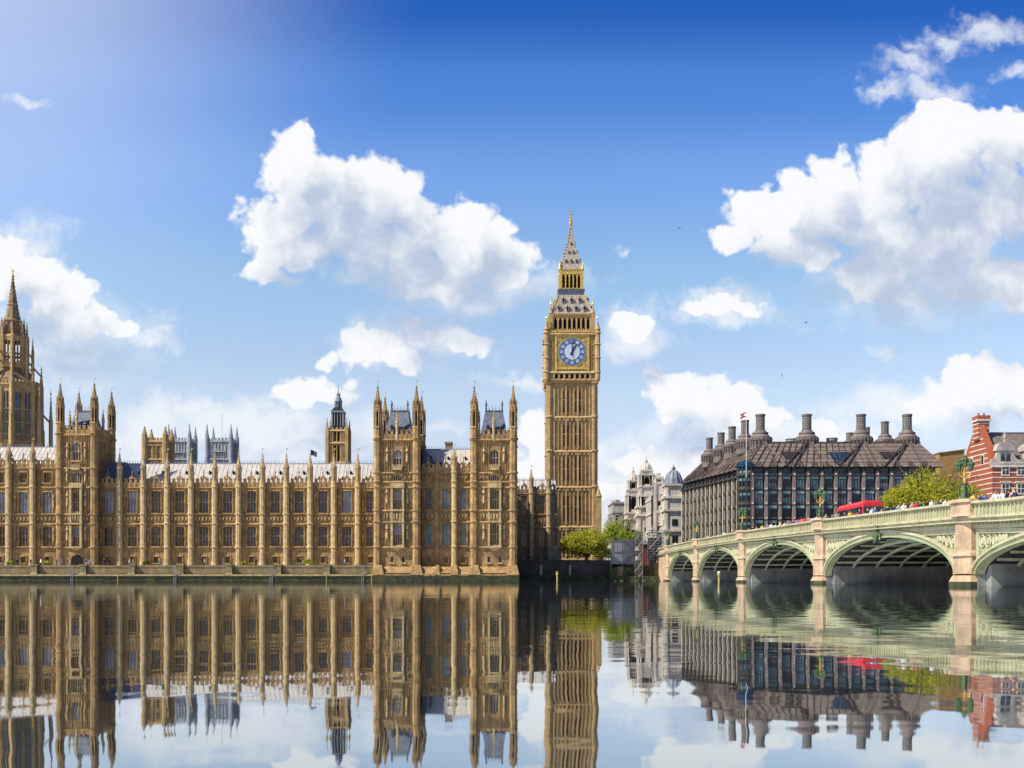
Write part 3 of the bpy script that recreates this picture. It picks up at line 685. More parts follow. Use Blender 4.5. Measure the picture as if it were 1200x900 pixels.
# ------------------------------------------------------------------ clock tower
YT = 299.0; cxT = X(669.6, YT+3); cw = thing('clock_tower', 'tall square gothic clock tower with gilded dials and a tapering spire', 'clock tower', (cxT, YT+6.4, GZ))
def zt(py):
    f_ = min(1, max(0, (392-py)/60)); return Z(py, YT+6.4*f_)
hw = 6.15                                       # half width of the shaft core
cyT = YT+6.4
shaft = MB(); clk = MB(); bel = MB()
lev = [437.5, 449, 488.5, 528.5, 570.5, 617, 655]
def rot(mb, k): mb.M = Matrix.Translation((cxT, cyT, 0)) @ Matrix.Rotation(k*math.pi/2, 4, 'Z')
shaft.box(cxT-hw, cxT+hw, cyT-hw, cyT+hw, GZ-1, zt(437.5))
for k in range(4):
    rot(shaft, k); y = -hw
    for i in range(len(lev)-1):
        z1_, z0_ = zt(lev[i])-.25, zt(lev[i+1])+.3
        if i == 0: continue
        # 9 shafts, panels between, pairs of slit windows
        for j in range(10):
            xx = -hw*.78+2*hw*.78*j/9; big = j in (0, 3, 6, 9)
            shaft.box(xx-(.19 if big else .11), xx+(.19 if big else .11), y-(.5 if big else .32), y+.01, z0_, z1_, 0)
        for j in range(9):
            a = -hw*.78+2*hw*.78*j/9+.13; b = -hw*.78+2*hw*.78*(j+1)/9-.13
            arched(shaft, a, b, z0_, z1_-.6, y-.2, .2, 0, .8); shaft.box(a, b, y-.2, y, z1_-.6, z1_, 0)
            if j in (2,3,5,6) : 
                f0, f1 = (.12,.78) if i < 5 else (.2,.8)
                if i in (3,): f0, f1 = .15,.85
                shaft.box(a+.24, b-.24, y-.03, y, z0_+(z1_-z0_)*f0, z0_+(z1_-z0_)*f1, 2)
                shaft.box(a, b, y-.15, y, z0_+(z1_-z0_)*.5-.12, z0_+(z1_-z0_)*.5+.12, 0)
            else:
                for q in range(1, 5): arched(shaft, a, b, z0_, z0_+(z1_-z0_)*q/5, y-.12, .12, 0, .4)
        string(shaft, -hw-.2, hw+.2, zt(lev[i+1]), y, .6, .5, 0)
        for j in range(9): shaft.box(-hw*.72+j*hw*.18-.25, -hw*.72+j*hw*.18+.25, y-.5, y, zt(lev[i+1])-1.0, zt(lev[i+1])-.4, 0)
    # diagonal corner buttresses
shaft.M = None
for sx_ in (-1, 1):
    for sy_ in (-1, 1):
        xx, yy = cxT+sx_*hw*.97, cyT+sy_*hw*.97
        shaft.lathe(xx, yy, [(GZ-1, 1.25), (zt(617), 1.2), (zt(615), .95), (zt(450), .92)], 8, 0)
        for a in range(8):
            an = a*math.pi/4; shaft.box(xx+.9*math.cos(an)-.09, xx+.9*math.cos(an)+.09, yy+.9*math.sin(an)-.09, yy+.9*math.sin(an)+.09, zt(615), zt(451), 0)
        for l in lev[1:]: shaft.lathe(xx, yy, [(zt(l)-.35, .95), (zt(l)-.1, 1.25), (zt(l)+.25, 1.25), (zt(l)+.4, .95)], 8, 0)
        xo, yo = cxT+sx_*(hw+.95), cyT+sy_*(hw+.95)
        shaft.box(xo-.75, xo+.75, yo-.75, yo+.75, GZ-1, zt(583), 0); shaft.lathe(xo, yo, [(zt(583), .8), (zt(582), 1.0), (zt(580), .7), (zt(571), .05)], 8, 0)
part('shaft', shaft, [TSTONE, TSTONED, DARK], cw)
# corbel and arcade below the dials
hc = 7.15
clk.frus(cxT-hw-.3, cxT+hw+.3, cyT-hw-.3, cyT+hw+.3, zt(449.5), cxT-hc, cxT+hc, cyT-hc, cyT+hc, zt(445))
clk.box(cxT-hc+.45, cxT+hc-.45, cyT-hc+.45, cyT+hc-.45, zt(445), zt(388))
for k in range(4):
    rot(clk, k); y = -hc+.45
    for j in range(8): 
        xx = -4.9+9.8*j/7; clk.box(xx-.22, xx+.22, y-.5, y, zt(444.5), zt(437.5), 0)
    for j in range(7):
        a = -4.9+9.8*j/7+.22; b = -4.9+9.8*(j+1)/7-.22; arched(clk, a, b, 0, zt(437.5), y-.4, .4, 0, .8); clk.box(a+.15, b-.15, y-.02, y, zt(444), zt(438.6), 2)
    string(clk, -hc, hc, zt(445), y, .5, .4, 0); string(clk, -hc, hc, zt(436.5), y, .7, .5, 1)
    for sx_ in (-1, 1):                         # panelled piers beside the dial
        for q in range(3): clk.box(sx_*6.0-.75+q*.7-.12, sx_*6.0-.75+q*.7+.12, y-.3, y, zt(435), zt(394), 0)
        for l in (394, 404, 414, 424, 434): clk.box(sx_*6.0-1, sx_*6.0+1, y-.24, y, zt(l)-.2, zt(l)+.2, 0)
    string(clk, -hc, hc, zt(391.5), y, .8, .6, 0)
    for q in range(24): clk.box(-6.6+q*13.2/23-.15, -6.6+q*13.2/23+.15, y-.7, y-.3, zt(390.5), zt(388.8), 3)
clk.M = None
for sx_ in (-1, 1):
    for sy_ in (-1, 1):
        xx, yy = cxT+sx_*hc*.96, cyT+sy_*hc*.96
        clk.lathe(xx, yy, [(zt(449), .3), (zt(445), .75), (zt(388), .72)], 8, 0)
        for l in (436.5, 420, 404, 391): clk.lathe(xx, yy, [(zt(l)-.3, .7), (zt(l), .98), (zt(l)+.3, .7)], 8, 0)
        clk.lathe(xx, yy, [(zt(388), .7), (zt(387), .9), (zt(385), .55), (zt(376), .06)], 8, 0); clk.lathe(xx, yy, [(zt(376),.2),(zt(375),.28),(zt(373),.03)], 6, 3)
part('clock_stage', clk, [TSTONE, STONEL, DARK, GOLD], cw)
DIALB = mat('dial_blue', (0.06,0.10,0.22), 0.4, var=0.1); DIALW = mat('dial_opal_glass', (0.46,0.52,0.60), 0.3, var=0.08, vscale=1.5)
HANDM = mat('hand_blue_black', (0.01,0.013,0.03), 0.4, var=0)
zd = zt(413); Rd = 3.75
for k in range(4):
    if k == 2: continue
    d = MB(); rot(d, k); y = -hc+.38
    d.box(-4.35, 4.35, y-.25, y, zd-4.9, zd+4.6, 1)
    for s_ in (-1, 1): d.box(s_*4.35-.28, s_*4.35+.28, y-.5, y-.02, zt(437), zt(388), 0)
    d.box(-4.3, 4.3, y-.42, y-.25, zd+4.0, zd+4.5, 0); d.box(-4.3, 4.3, y-.42, y-.25, zd-4.7, zd-4.1, 0)
    for sx_ in (-1,1):
        for sz_ in (-1,1):
            d.box(sx_*3.45-.5, sx_*3.45+.5, y-.36, y-.25, zd+sz_*3.35-.5, zd+sz_*3.35+.5, 0)
            d.box(sx_*3.45-.16, sx_*3.45+.16, y-.39, y-.355, zd+sz_*3.35-.16, zd+sz_*3.35+.16, 2)
    fr = part('clock_face', d, [GOLD, mat('gilt_panel', (0.42,0.30,0.09), .6, metal=.3, var=.4, vscale=3, fine=.4), DIALB], cw)
    d = MB(); rot(d, k)
    def disc(mb, r, yy, th, m, n=48, cx_=0.0, cz_=None):
        cz_ = zd if cz_ is None else cz_
        mb.polyxz([(cx_+r*math.cos(2*math.pi*i/n), cz_+r*math.sin(2*math.pi*i/n)) for i in range(n)], yy-th, yy, m)
    disc(d, Rd+.3, y-.26, .12, 2); disc(d, Rd, y-.385, .04, 1); disc(d, Rd*.56, y-.43, .03, 0)
    for i in range(12):
        an = math.pi/2-i*math.pi/6; r_ = Rd*.755
        disc(d, .46, y-.43, .035, 0, 10, r_*math.cos(an), zd+r_*math.sin(an))
        # roman numeral strokes, one block of bars each
        nb = (4,1,2,3,3,2,3,4,4,3,2,3)[i]
        for q in range(nb):
            off = (q-(nb-1)/2)*.15; ca, sa = math.cos(an), math.sin(an); tx_, tz_ = -sa, ca
            px_, pz_ = r_*ca+off*tx_, zd+r_*sa+off*tz_
            d.polyxz([(px_-ca*.28-tx_*.035,pz_-sa*.28-tz_*.035),(px_+ca*.28-tx_*.035,pz_+sa*.28-tz_*.035),(px_+ca*.28+tx_*.035,pz_+sa*.28+tz_*.035),(px_-ca*.28+tx_*.035,pz_-sa*.28+tz_*.035)], y-.475, y-.466, 3)
    for i in range(60):
        an = i*math.pi/30; r_ = Rd*.93; disc(d, .09, y-.43, .02, 0, 5, r_*math.cos(an), zd+r_*math.sin(an))
    part('dial', d, [DIALW, DIALB, GOLD, HANDM], fr)
    def hand(name, ang, ln, wd, tail, yo):
        h_ = MB(); rot(h_, k); c, s_ = math.sin(ang), math.cos(ang)
        pts = [(-tail,-wd*.8),(-tail,wd*.8),(0,wd),(ln*.85,wd*.6),(ln,0),(ln*.85,-wd*.6),(0,-wd)]
        h_.polyxz([(u_*c+v_*s_, zd+u_*s_-v_*c) for u_, v_ in pts], yo-.05, yo); part(name, h_, HANDM, fr)
    hand('minute_hand', R(0), Rd*.98, .15, 1.2, y-.60); hand('hour_hand', R(30), Rd*.66, .24, .9, y-.52)
# belfry arcade
hb = 5.95
bel.box(cxT-hb+.9, cxT+hb-.9, cyT-hb+.9, cyT+hb-.9, zt(388), zt(371), 2)
bel.box(cxT-hb, cxT+hb, cyT-hb, cyT+hb, zt(389), zt(386.5), 0); bel.box(cxT-hb, cxT+hb, cyT-hb, cyT+hb, zt(373.2), zt(370.5), 0)
for k in range(4):
    rot(bel, k); y = -hb
    for j in range(9):
        xx = -5.0+10*j/8
        bel.box(xx-.2, xx+.2, y+.02, y+.9, zt(387), zt(373), 0)
        if j < 8: 
            if j < 8: arched(bel, xx+.2, xx+1.05, 0, zt(373.4), y+.05, .5, 0, 1.0)
            bel.lathe(xx+.62, y+.05, [(zt(388),.1),(zt(385.5),.12),(zt(385),.02)], 4, 3)
    for q in range(20): bel.box(-5.6+q*11.2/19-.12, -5.6+q*11.2/19+.12, y-.3, y+.1, zt(371.6), zt(369), 3)
bel.M = None
for sx_ in (-1, 1):
    for sy_ in (-1, 1):
        xx, yy = cxT+sx_*hb*.95, cyT+sy_*hb*.95
        bel.box(xx-.55, xx+.55, yy-.55, yy+.55, zt(388), zt(370), 0)
        bel.lathe(xx, yy, [(zt(370), .5), (zt(369), .7), (zt(366), .35), (zt(361), .06)], 8, 0); bel.lathe(xx, yy, [(zt(360.5),.15),(zt(359.5),.3),(zt(357),.1),(zt(353),.02)], 6, 3)
        bel.tube([(xx,yy,zt(361)),(xx,yy,zt(351))], .06, 4, 3)
part('belfry', bel, [TSTONE, STONEL, DARK, GOLD], cw)
ROOFT = mat('tower_iron_roof', (0.36,0.31,0.25), 0.6, var=0.3, vscale=1.6, courses=1.0, fine=.3, streak=.2)
r = MB(); h1, h2 = 5.7, 3.45; za, zb_ = zt(369.5), zt(347.5)
r.frus(cxT-h1, cxT+h1, cyT-h1, cyT+h1, za, cxT-h2, cxT+h2, cyT-h2, cyT+h2, zb_, 0)
def lucarne(mb, xx, y, z, s, m=0, md=1):
    mb.box(xx-.42*s, xx+.42*s, y-.35*s, y+.9*s, z, z+.95*s, m); mb.box(xx-.26*s, xx+.26*s, y-.37*s, y-.3*s, z+.1*s, z+.95*s, md)
    mb.polyxz([(xx-.6*s,z+.95*s),(xx,z+2.0*s),(xx+.6*s,z+.95*s)], y-.5*s, y+.9*s, m); mb.polyxz([(xx-.22*s,z+.95*s),(xx,z+1.45*s),(xx+.22*s,z+.95*s)], y-.52*s, y-.49*s, md)
for k in range(4):
    rot(r, k)
    for (py, n, sp) in ((366, 4, 2.3), (356.5, 3, 2.25)):
        f = (zt(py)-za)/(zb_-za); y = -(h1+(h2-h1)*f)
        for j in range(n): lucarne(r, (j-(n-1)/2)*sp, y, zt(py), .92, 0, 1)
    for q in range(12):
        a, b = -h1+q*2*h1/11, -h2+q*2*h2/11; r.tube([(a, -h1, za), (b, -h2, zb_)], .06, 4, 0)
r.M = None
for sx_ in (-1,1):
    for sy_ in (-1,1):
        r.tube([(cxT+sx_*h1,cyT+sy_*h1,za),(cxT+sx_*h2,cyT+sy_*h2,zb_)], .18, 5, 2)
        for q in range(7): f = (q+.5)/7; s_ = h1+(h2-h1)*f; r.lathe(cxT+sx_*(s_+.1), cyT+sy_*(s_+.1), [(za+(zb_-za)*f-.25,.05),(za+(zb_-za)*f,.25),(za+(zb_-za)*f+.3,.03)], 5, 2)
part('lower_roof', r, [ROOFT, DARK, GOLD], cw)
l_ = MB(); hl = 3.25
l_.frus(cxT-3.4, cxT+3.4, cyT-3.4, cyT+3.4, zt(347.4), cxT-3.75, cxT+3.75, cyT-3.75, cyT+3.75, zt(341.5), 1)
l_.box(cxT-3.2, cxT+3.2, cyT-3.2, cyT+3.2, zt(341.5), zt(340), 0); l_.box(cxT-2.2, cxT+2.2, cyT-2.2, cyT+2.2, zt(340), zt(322), 3)
for k in range(4):
    rot(l_, k)
    for j in range(6):
        xx = -2.6+5.2*j/5; l_.box(xx-.16, xx+.16, -hl+.1, -hl+.5, zt(340), zt(325), 0)
        if j < 5: arched(l_, xx+.16, xx+.88, 0, zt(325), -hl+.15, .3, 0, .9)
        l_.lathe(xx, -hl+.05, [(zt(341),.12),(zt(337),.12),(zt(336),.02)], 4, 2)
    l_.box(-3.1, 3.1, -hl, -hl+.7, zt(325), zt(320.5), 2)
    for j in range(9): l_.lathe(-2.8+j*.7, -hl-.1, [(zt(320.5),.1),(zt(317.5),.02)], 4, 2)
l_.M = None
for sx_ in (-1,1):
    for sy_ in (-1,1):
        l_.box(cxT+sx_*2.95-.35, cxT+sx_*2.95+.35, cyT+sy_*2.95-.35, cyT+sy_*2.95+.35, zt(341), zt(319), 0)
        l_.lathe(cxT+sx_*3.1, cyT+sy_*3.1, [(zt(319),.4),(zt(317),.3),(zt(310),.03)], 6, 2)
part('lantern', l_, [GOLD, SLATE, GOLD, DARK], cw)
s_ = MB(); hs_ = 3.15; zs0, zs1 = zt(319.5), zt(266)
prof = [(0, hs_), (.12, hs_*.84), (.35, hs_*.56), (.65, hs_*.27), (1, .14)]
for i in range(4):
    (f0, a0), (f1, a1) = prof[i], prof[i+1]
    s_.frus(cxT-a0, cxT+a0, cyT-a0, cyT+a0, zs0+(zs1-zs0)*f0, cxT-a1, cxT+a1, cyT-a1, cyT+a1, zs0+(zs1-zs0)*f1, 0)
for k in range(4):
    rot(s_, k)
    for (py, n, sp, s) in ((311, 3, 1.45, .62), (299.5, 2, 1.2, .55), (288.5, 1, 1, .5)):
        f = (zt(py)-zs0)/(zs1-zs0)
        for i in range(4):
            if prof[i][0] <= f <= prof[i+1][0]: y = -(prof[i][1]+(prof[i+1][1]-prof[i][1])*(f-prof[i][0])/(prof[i+1][0]-prof[i][0]))
        for j in range(n): lucarne(s_, (j-(n-1)/2)*sp, y, zt(py), s, 0, 1)
s_.M = None
for sx_ in (-1,1):
    for sy_ in (-1,1):
        for q in range(14):
            f = (q+.5)/14
            for i in range(4):
                if prof[i][0] <= f <= prof[i+1][0]: a = prof[i][1]+(prof[i+1][1]-prof[i][1])*(f-prof[i][0])/(prof[i+1][0]-prof[i][0])
            z = zs0+(zs1-zs0)*f; s_.lathe(cxT+sx_*(a+.08), cyT+sy_*(a+.08), [(z-.2,.04),(z,.2),(z+.25,.03)], 5, 2)
part('spire', s_, [ROOFT, DARK, GOLD], cw)
f = MB(); f.lathe(cxT, cyT, [(zt(267),.15),(zt(265),.3),(zt(262.5),.5),(zt(260.5),.45),(zt(259),.15),(zt(254),.1),(zt(243.5),.05)], 8)
f.box(cxT-.75, cxT+.75, cyT-.06, cyT+.06, zt(251.8), zt(250.6)); f.lathe(cxT, cyT, [(zt(256),.1),(zt(255),.35),(zt(254),.1)], 8); f.lathe(cxT, cyT, [(zt(248),.05),(zt(247.2),.28),(zt(246.4),.05)], 8)
for q in range(6):
    an = q*math.pi/3; f.tube([(cxT,cyT,zt(261)),(cxT+.55*math.cos(an),cyT+.55*math.sin(an),zt(258.5)),(cxT+.4*math.cos(an),cyT+.4*math.sin(an),zt(256.5))], .07, 4)
part('finial', f, GOLD, cw)

# ------------------------------------------------------------------ towers behind the palace
def oct_tower_spire():
    Y = 270.0; cy_ = Y+8; cx_ = X(15, cy_); z = lambda p: Z(p, Y+1.4+6.6*min(1, max(0, (455-p)/50)))
    th = thing('spired_tower', 'octagonal stone tower with traceried lantern and tall crocketed spire behind the palace roofs', 'tower', (cx_, cy_, GZ))
    b = MB(); Rb = 6.6
    b.lathe(cx_, cy_, [(GZ, Rb), (z(452), Rb), (z(450), Rb*1.06), (z(447), Rb*1.0)], 8)
    for a in range(8):
        an = math.pi/8+a*math.pi/4; x_, y_ = cx_+Rb*math.cos(an), cy_+Rb*math.sin(an)
        b.lathe(x_, y_, [(GZ, .85), (z(500), .8), (z(498), .6), (z(448), .55)], 6); spirelet(b, x_, y_, z(448), .5, 5.6, 0, None, 4)
        xo, yo = cx_+(Rb+2.2)*math.cos(an), cy_+(Rb+2.2)*math.sin(an)
        b.lathe(xo, yo, [(GZ, .6), (z(486), .5)], 6); spirelet(b, xo, yo, z(486), .45, 8.0, 0, None, 5)
        b.tube([(xo, yo, z(490)), (x_, y_, z(478))], .25, 4)
        b.M = Matrix.Translation((cx_, cy_, 0)) @ Matrix.Rotation(a*math.pi/4, 4, 'Z'); yy = -Rb*math.cos(math.pi/8)
        for q in (-1, 1):
            b.box(q*1.15-.72, q*1.15+.72, yy-.04, yy, z(514), z(458), 1)
            for e in (-.75, 0, .75): b.box(q*1.15+e-.07, q*1.15+e+.07, yy-.2, yy, z(515), z(457), 0)
            for zz in (508, 494, 478): b.box(q*1.15-.75, q*1.15+.75, yy-.18, yy-.02, z(zz)-.12, z(zz)+.12, 0)
            arched(b, q*1.15-.72, q*1.15, 0, z(457), yy-.16, .14, 0, .8); arched(b, q*1.15, q*1.15+.72, 0, z(457), yy-.16, .14, 0, .8)
        b.box(-.12, .12, yy-.4, yy, z(518), z(453), 0)
        for q in range(6): b.box(-2.2+q*.85-.22, -2.2+q*.85+.22, yy-.3, yy+.3, z(449), z(444), 0)
        b.M = None
    part('body', b, [TSTONE, GLASS], th)
    l = MB(); R1 = 3.25
    l.frus(cx_-.1,cx_+.1,cy_-.1,cy_+.1, z(450), cx_-.1,cx_+.1,cy_-.1,cy_+.1, z(449))
    l.lathe(cx_, cy_, [(z(448), Rb*.92), (z(430), R1*1.02)], 8, 2)
    for a in range(8):
        an = math.pi/8+a*math.pi/4; c, s = math.cos(an), math.sin(an)
        l.box(cx_+R1*c-.42, cx_+R1*c+.42, cy_+R1*s-.42, cy_+R1*s+.42, z(440), z(394), 0); spirelet(l, cx_+R1*c, cy_+R1*s, z(394), .36, 4.0, 0, None, 3)
        l.tube([(cx_+(Rb)*c, cy_+Rb*s, z(436)), (cx_+R1*c, cy_+R1*s, z(420))], .22, 4)
        l.lathe(cx_+4.6*c, cy_+4.6*s, [(z(446), .42), (z(412), .36)], 6); spirelet(l, cx_+4.6*c, cy_+4.6*s, z(412), .36, 4.0, 0, None, 3)
        l.tube([(cx_+4.6*c, cy_+4.6*s, z(418)), (cx_+R1*c, cy_+R1*s, z(410))], .2, 4)
        l.M = Matrix.Translation((cx_, cy_, 0)) @ Matrix.Rotation(a*math.pi/4, 4, 'Z'); yy = -R1*math.cos(math.pi/8)
        for e in (-.75, 0, .75): l.box(e-.09, e+.09, yy, yy+.3, z(430), z(400), 0)
        for zz in (430, 415, 400): l.box(-1.5, 1.5, yy-.05, yy+.35, z(zz)-.3, z(zz)+.3, 0)
        l.polyxz([(-1.3,z(430)),(0,z(421)),(1.3,z(430))], yy-.5, yy-.1, 0)
        l.M = None
    l.lathe(cx_, cy_, [(z(399), R1*1.02), (z(396.5), R1*1.05), (z(394), R1*.9)], 8)
    l.lathe(cx_, cy_, [(z(430), .5), (z(398), .5)], 8, 1)
    part('lantern', l, [TSTONE, DARK, STONED], th)
    s = MB(); prof = [(z(395), 2.6), (z(378), 2.1), (z(377), 2.3), (z(374), 1.75), (z(359), 1.2), (z(358), 1.38), (z(356), 1.08), (z(325), .15)]
    s.lathe(cx_, cy_, prof, 8)
    for a in range(8):
        an = math.pi/8+a*math.pi/4
        for q in range(16):
            f = (q+.5)/16; rr = (2.6-4.0*f*.72 if f < .5 else 1.16-1.0*(f-.5)*2); zz = z(395)+(z(325)-z(395))*f; s.box(cx_+rr*math.cos(an)-.08, cx_+rr*math.cos(an)+.08, cy_+rr*math.sin(an)-.08, cy_+rr*math.sin(an)+.08, zz-.15, zz+.15)
        spirelet(s, cx_+2.6*math.cos(an), cy_+2.6*math.sin(an), z(384), .28, 2.6, 0, None, 2)
        s.box(cx_+2.6*math.cos(an)-.24, cx_+2.6*math.cos(an)+.24, cy_+2.6*math.sin(an)-.24, cy_+2.6*math.sin(an)+.24, z(395), z(384))
    part('spire', s, STONED, th)
    f = MB(); f.lathe(cx_, cy_, [(z(326),.2),(z(324),.45),(z(322),.2),(z(320),.12),(z(314),.04)], 6); f.box(cx_-.4, cx_+.4, cy_-.05, cy_+.05, z(318), z(317)); part('finial', f, GOLD, th)
oct_tower_spire()

def square_tower(name, label, pxc, wpx, Y, top, pin, m, group=None, winrows=((520,534),), nwin=2, arch=False, rose=False):
    hw_ = wpx*Y/F/2; z = lambda p: Z(p, Y); cy_ = Y+hw_; cx_ = X(pxc, cy_)
    th = thing(name, label, 'tower', (cx_, cy_, GZ), group)
    b = MB(); b.box(cx_-hw_, cx_+hw_, cy_-hw_, cy_+hw_, GZ-1, z(top+2))
    for k in range(4):
        w = MB()
        for mb in (b, w): mb.M = Matrix.Translation((cx_, cy_, 0)) @ Matrix.Rotation(k*math.pi/2, 4, 'Z')
        y = -hw_
        for (r0, r1) in winrows:
            for j in range(nwin):
                c = (j-(nwin-1)/2)*hw_*2/nwin*.82; ww = hw_*(.42 if nwin == 1 else .26)
                w.box(c-ww, c+ww, y-.03, y+.02, z(r1), z(r0), 1)
                for e in (-ww/3, ww/3): w.box(c+e-.07, c+e+.07, y-.18, y, z(r1), z(r0), 0)
                w.box(c-ww, c+ww, y-.16, y-.01, (z(r1)+z(r0))/2-.1, (z(r1)+z(r0))/2+.1, 0)
                for e in (-1, 1): w.box(c+e*ww-.12, c+e*ww+.12, y-.35, y, z(r1)-.3, z(r0)+.3, 0)
                w.box(c-ww-.2, c+ww+.2, y-.4, y, z(r0)+.1, z(r0)+.4, 0)
        if k in (0, 1, 3): part('window', w, [m, GLASS], th)
        for e in range(-3, 4): b.box(e*hw_*.27-.1, e*hw_*.27+.1, y-.2, y, GZ, z(top+5))
        string(b, -hw_-.2, hw_+.2, z(top+3), y, .4, .4); string(b, -hw_-.2, hw_+.2, z(top+24), y, .4, .4)
        n = 7
        for j in range(n): b.box(-hw_+2*hw_*(j+.2)/n, -hw_+2*hw_*(j+.8)/n, y-.2, y+.3, z(top+2), z(top-1))
    b.M = None
    for sx_ in (-1, 1):
        for sy_ in (-1, 1):
            x_, y_ = cx_+sx_*hw_*.97, cy_+sy_*hw_*.97
            b.lathe(x_, y_, [(GZ-1, .95), (z(top+3), .85), (z(top-2), .85)], 8); 
    part('body', b, m, th)
    for sx_ in (-1, 1):
        for sy_ in (-1, 1):
            p = MB(); x_, y_ = cx_+sx_*hw_*.97, cy_+sy_*hw_*.97
            p.lathe(x_, y_, [(z(top-2), .8), (z(top-4), .75)], 8); spirelet(p, x_, y_, z(top-4), .72, z(pin)-z(top-4), 0, None, 5); part('pinnacle', p, m, th)
    return th
square_tower('square_tower', 'square honey stone tower with four pinnacles beside the left grey abbey tower', 185.5, 25, 300, 514, 499, TSTONE, None, ((523,536),), 2)
square_tower('abbey_tower', 'grey abbey tower with corner pinnacles, left of the two, partly behind the honey tower', 213.5, 25, 420, 514, 496, ABBEY, 'twin grey abbey towers', ((531,541),), 1)
t2 = square_tower('abbey_tower', 'grey abbey tower with corner pinnacles and a bare flagpole, right of the two', 260.3, 29, 420, 514, 496, ABBEY, 'twin grey abbey towers', ((530,541),), 1)
f = MB(); x_ = X(260, 427); f.tube([(x_,427,Z(514,420)),(x_,427,Z(480,420))], .16, 5); part('flagpole', f, WHITE, t2)
# ventilation tower with slate lantern
Y = 285.0; cx_, z = X(396.5, Y+2.4), (lambda p: Z(p, 287.0)); hw_ = 2.45; cy_ = Y+hw_
th = thing('lantern_tower', 'slim golden stone tower topped by a dark two-stage louvred lantern and tiny spire', 'tower', (cx_, cy_, GZ))
b = MB(); b.box(cx_-hw_, cx_+hw_, cy_-hw_, cy_+hw_, GZ, z(504))
for k in range(4):
    b.M = Matrix.Translation((cx_, cy_, 0)) @ Matrix.Rotation(k*math.pi/2, 4, 'Z')
    for (a, c) in ((523,541),(507,518)):
        for e in (-.42, .42): b.box(e-.3, e+.3, -hw_-.03, -hw_, z(c), z(a), 1)
        b.box(-.1,.1,-hw_-.2,-hw_,z(c),z(a),0)
    for e in (-1.6, -1.1, 1.1, 1.6): b.box(e-.1, e+.1, -hw_-.18, -hw_, z(545), z(508), 0)
    for s in (505.5, 520, 543): string(b, -hw_-.1, hw_+.1, z(s), -hw_, .35, .35)
    for q in range(5): b.box(-hw_+q*1.1, -hw_+q*1.1+.5, -hw_-.15, -hw_+.2, z(504), z(502), 0)
b.M = None
for sx_ in (-1,1):
    for sy_ in (-1,1): spirelet(b, cx_+sx_*hw_*1.02, cy_+sy_*hw_*1.02, z(503), .36, 3.0, 0, None, 3); b.box(cx_+sx_*hw_*1.02-.4, cx_+sx_*hw_*1.02+.4, cy_+sy_*hw_*1.02-.4, cy_+sy_*hw_*1.02+.4, GZ, z(503))
part('body', b, [TSTONE, DARK], th)
b = MB(); b.frus(cx_-2.0, cx_+2.0, cy_-2.0, cy_+2.0, z(504), cx_-1.6, cx_+1.6, cy_-1.6, cy_+1.6, z(500)); b.box(cx_-1.25, cx_+1.25, cy_-1.25, cy_+1.25, z(500), z(483), 0)
for k in range(4):
    b.M = Matrix.Translation((cx_, cy_, 0)) @ Matrix.Rotation(k*math.pi/2, 4, 'Z')
    for q in range(5): b.box(-1.5+q*.75-.11, -1.5+q*.75+.11, -1.6, -1.2, z(500), z(483), 1)
    b.box(-1.7, 1.7, -1.75, 1.75, z(484), z(482), 1) if k == 0 else None
b.M = None
b.frus(cx_-1.6, cx_+1.6, cy_-1.6, cy_+1.6, z(482), cx_-.9, cx_+.9, cy_-.9, cy_+.9, z(477.5), 0)
for a in range(8): an = a*math.pi/4; b.box(cx_+.85*math.cos(an)-.12, cx_+.85*math.cos(an)+.12, cy_+.85*math.sin(an)-.12, cy_+.85*math.sin(an)+.12, z(477.5), z(470), 1)
b.lathe(cx_, cy_, [(z(477.5),.4),(z(470.5),.4)],6,0)
b.lathe(cx_, cy_, [(z(470.5), 1.05), (z(469.5), 1.0), (z(464), .5), (z(462), .55), (z(459), .12), (z(452), .03)], 8, 1)
part('lantern', b, [DARK, LEAD], th)
# dark flag over the palace roof
def flag(name, label, px, base, top, Y, w, h, cols, group=None, left=False, cat='flag'):
    x_ = X(px, Y); th = thing(name, label, cat, (x_, Y, Z(base, Y)))
    f = MB(); f.tube([(x_,Y,Z(base,Y)),(x_,Y,Z(top,Y))], .055, 5); f.lathe(x_, Y, [(Z(top,Y),.12),(Z(top,Y)+.2,.16),(Z(top,Y)+.35,.03)], 6); part('pole', f, WHITE, th)
    f = MB(); s = -1 if left else 1; n = 10; zt_ = Z(top, Y)-.1
    for k in range(len(cols)):
        f0, f1 = k/len(cols), (k+1)/len(cols); A = []; B = []
        for i in range(n+1):
            t_ = i/n; dx = s*(w*t_+.05); dy = .28*math.sin(t_*5.5); dz = -.45*t_*w*.5+.12*math.sin(t_*6)
            A.append((x_+dx, Y+dy, zt_-h*f0+dz)); B.append((x_+dx, Y+dy, zt_-h*f1+dz))
        f.strip(A, B, k); f.strip([(p[0], p[1]+.03, p[2]) for p in A], [(p[0], p[1]+.03, p[2]) for p in B], k)
    part('cloth', f, cols, th); return th
flag('flag', 'dark blue-green flag flying above the pale palace roof', 364, 546, 527, 236, 1.3, 1.1, [mat('flag_navy',(0.02,0.04,0.08),.8,var=0), mat('flag_green',(0.02,0.06,0.06),.8,var=0)])

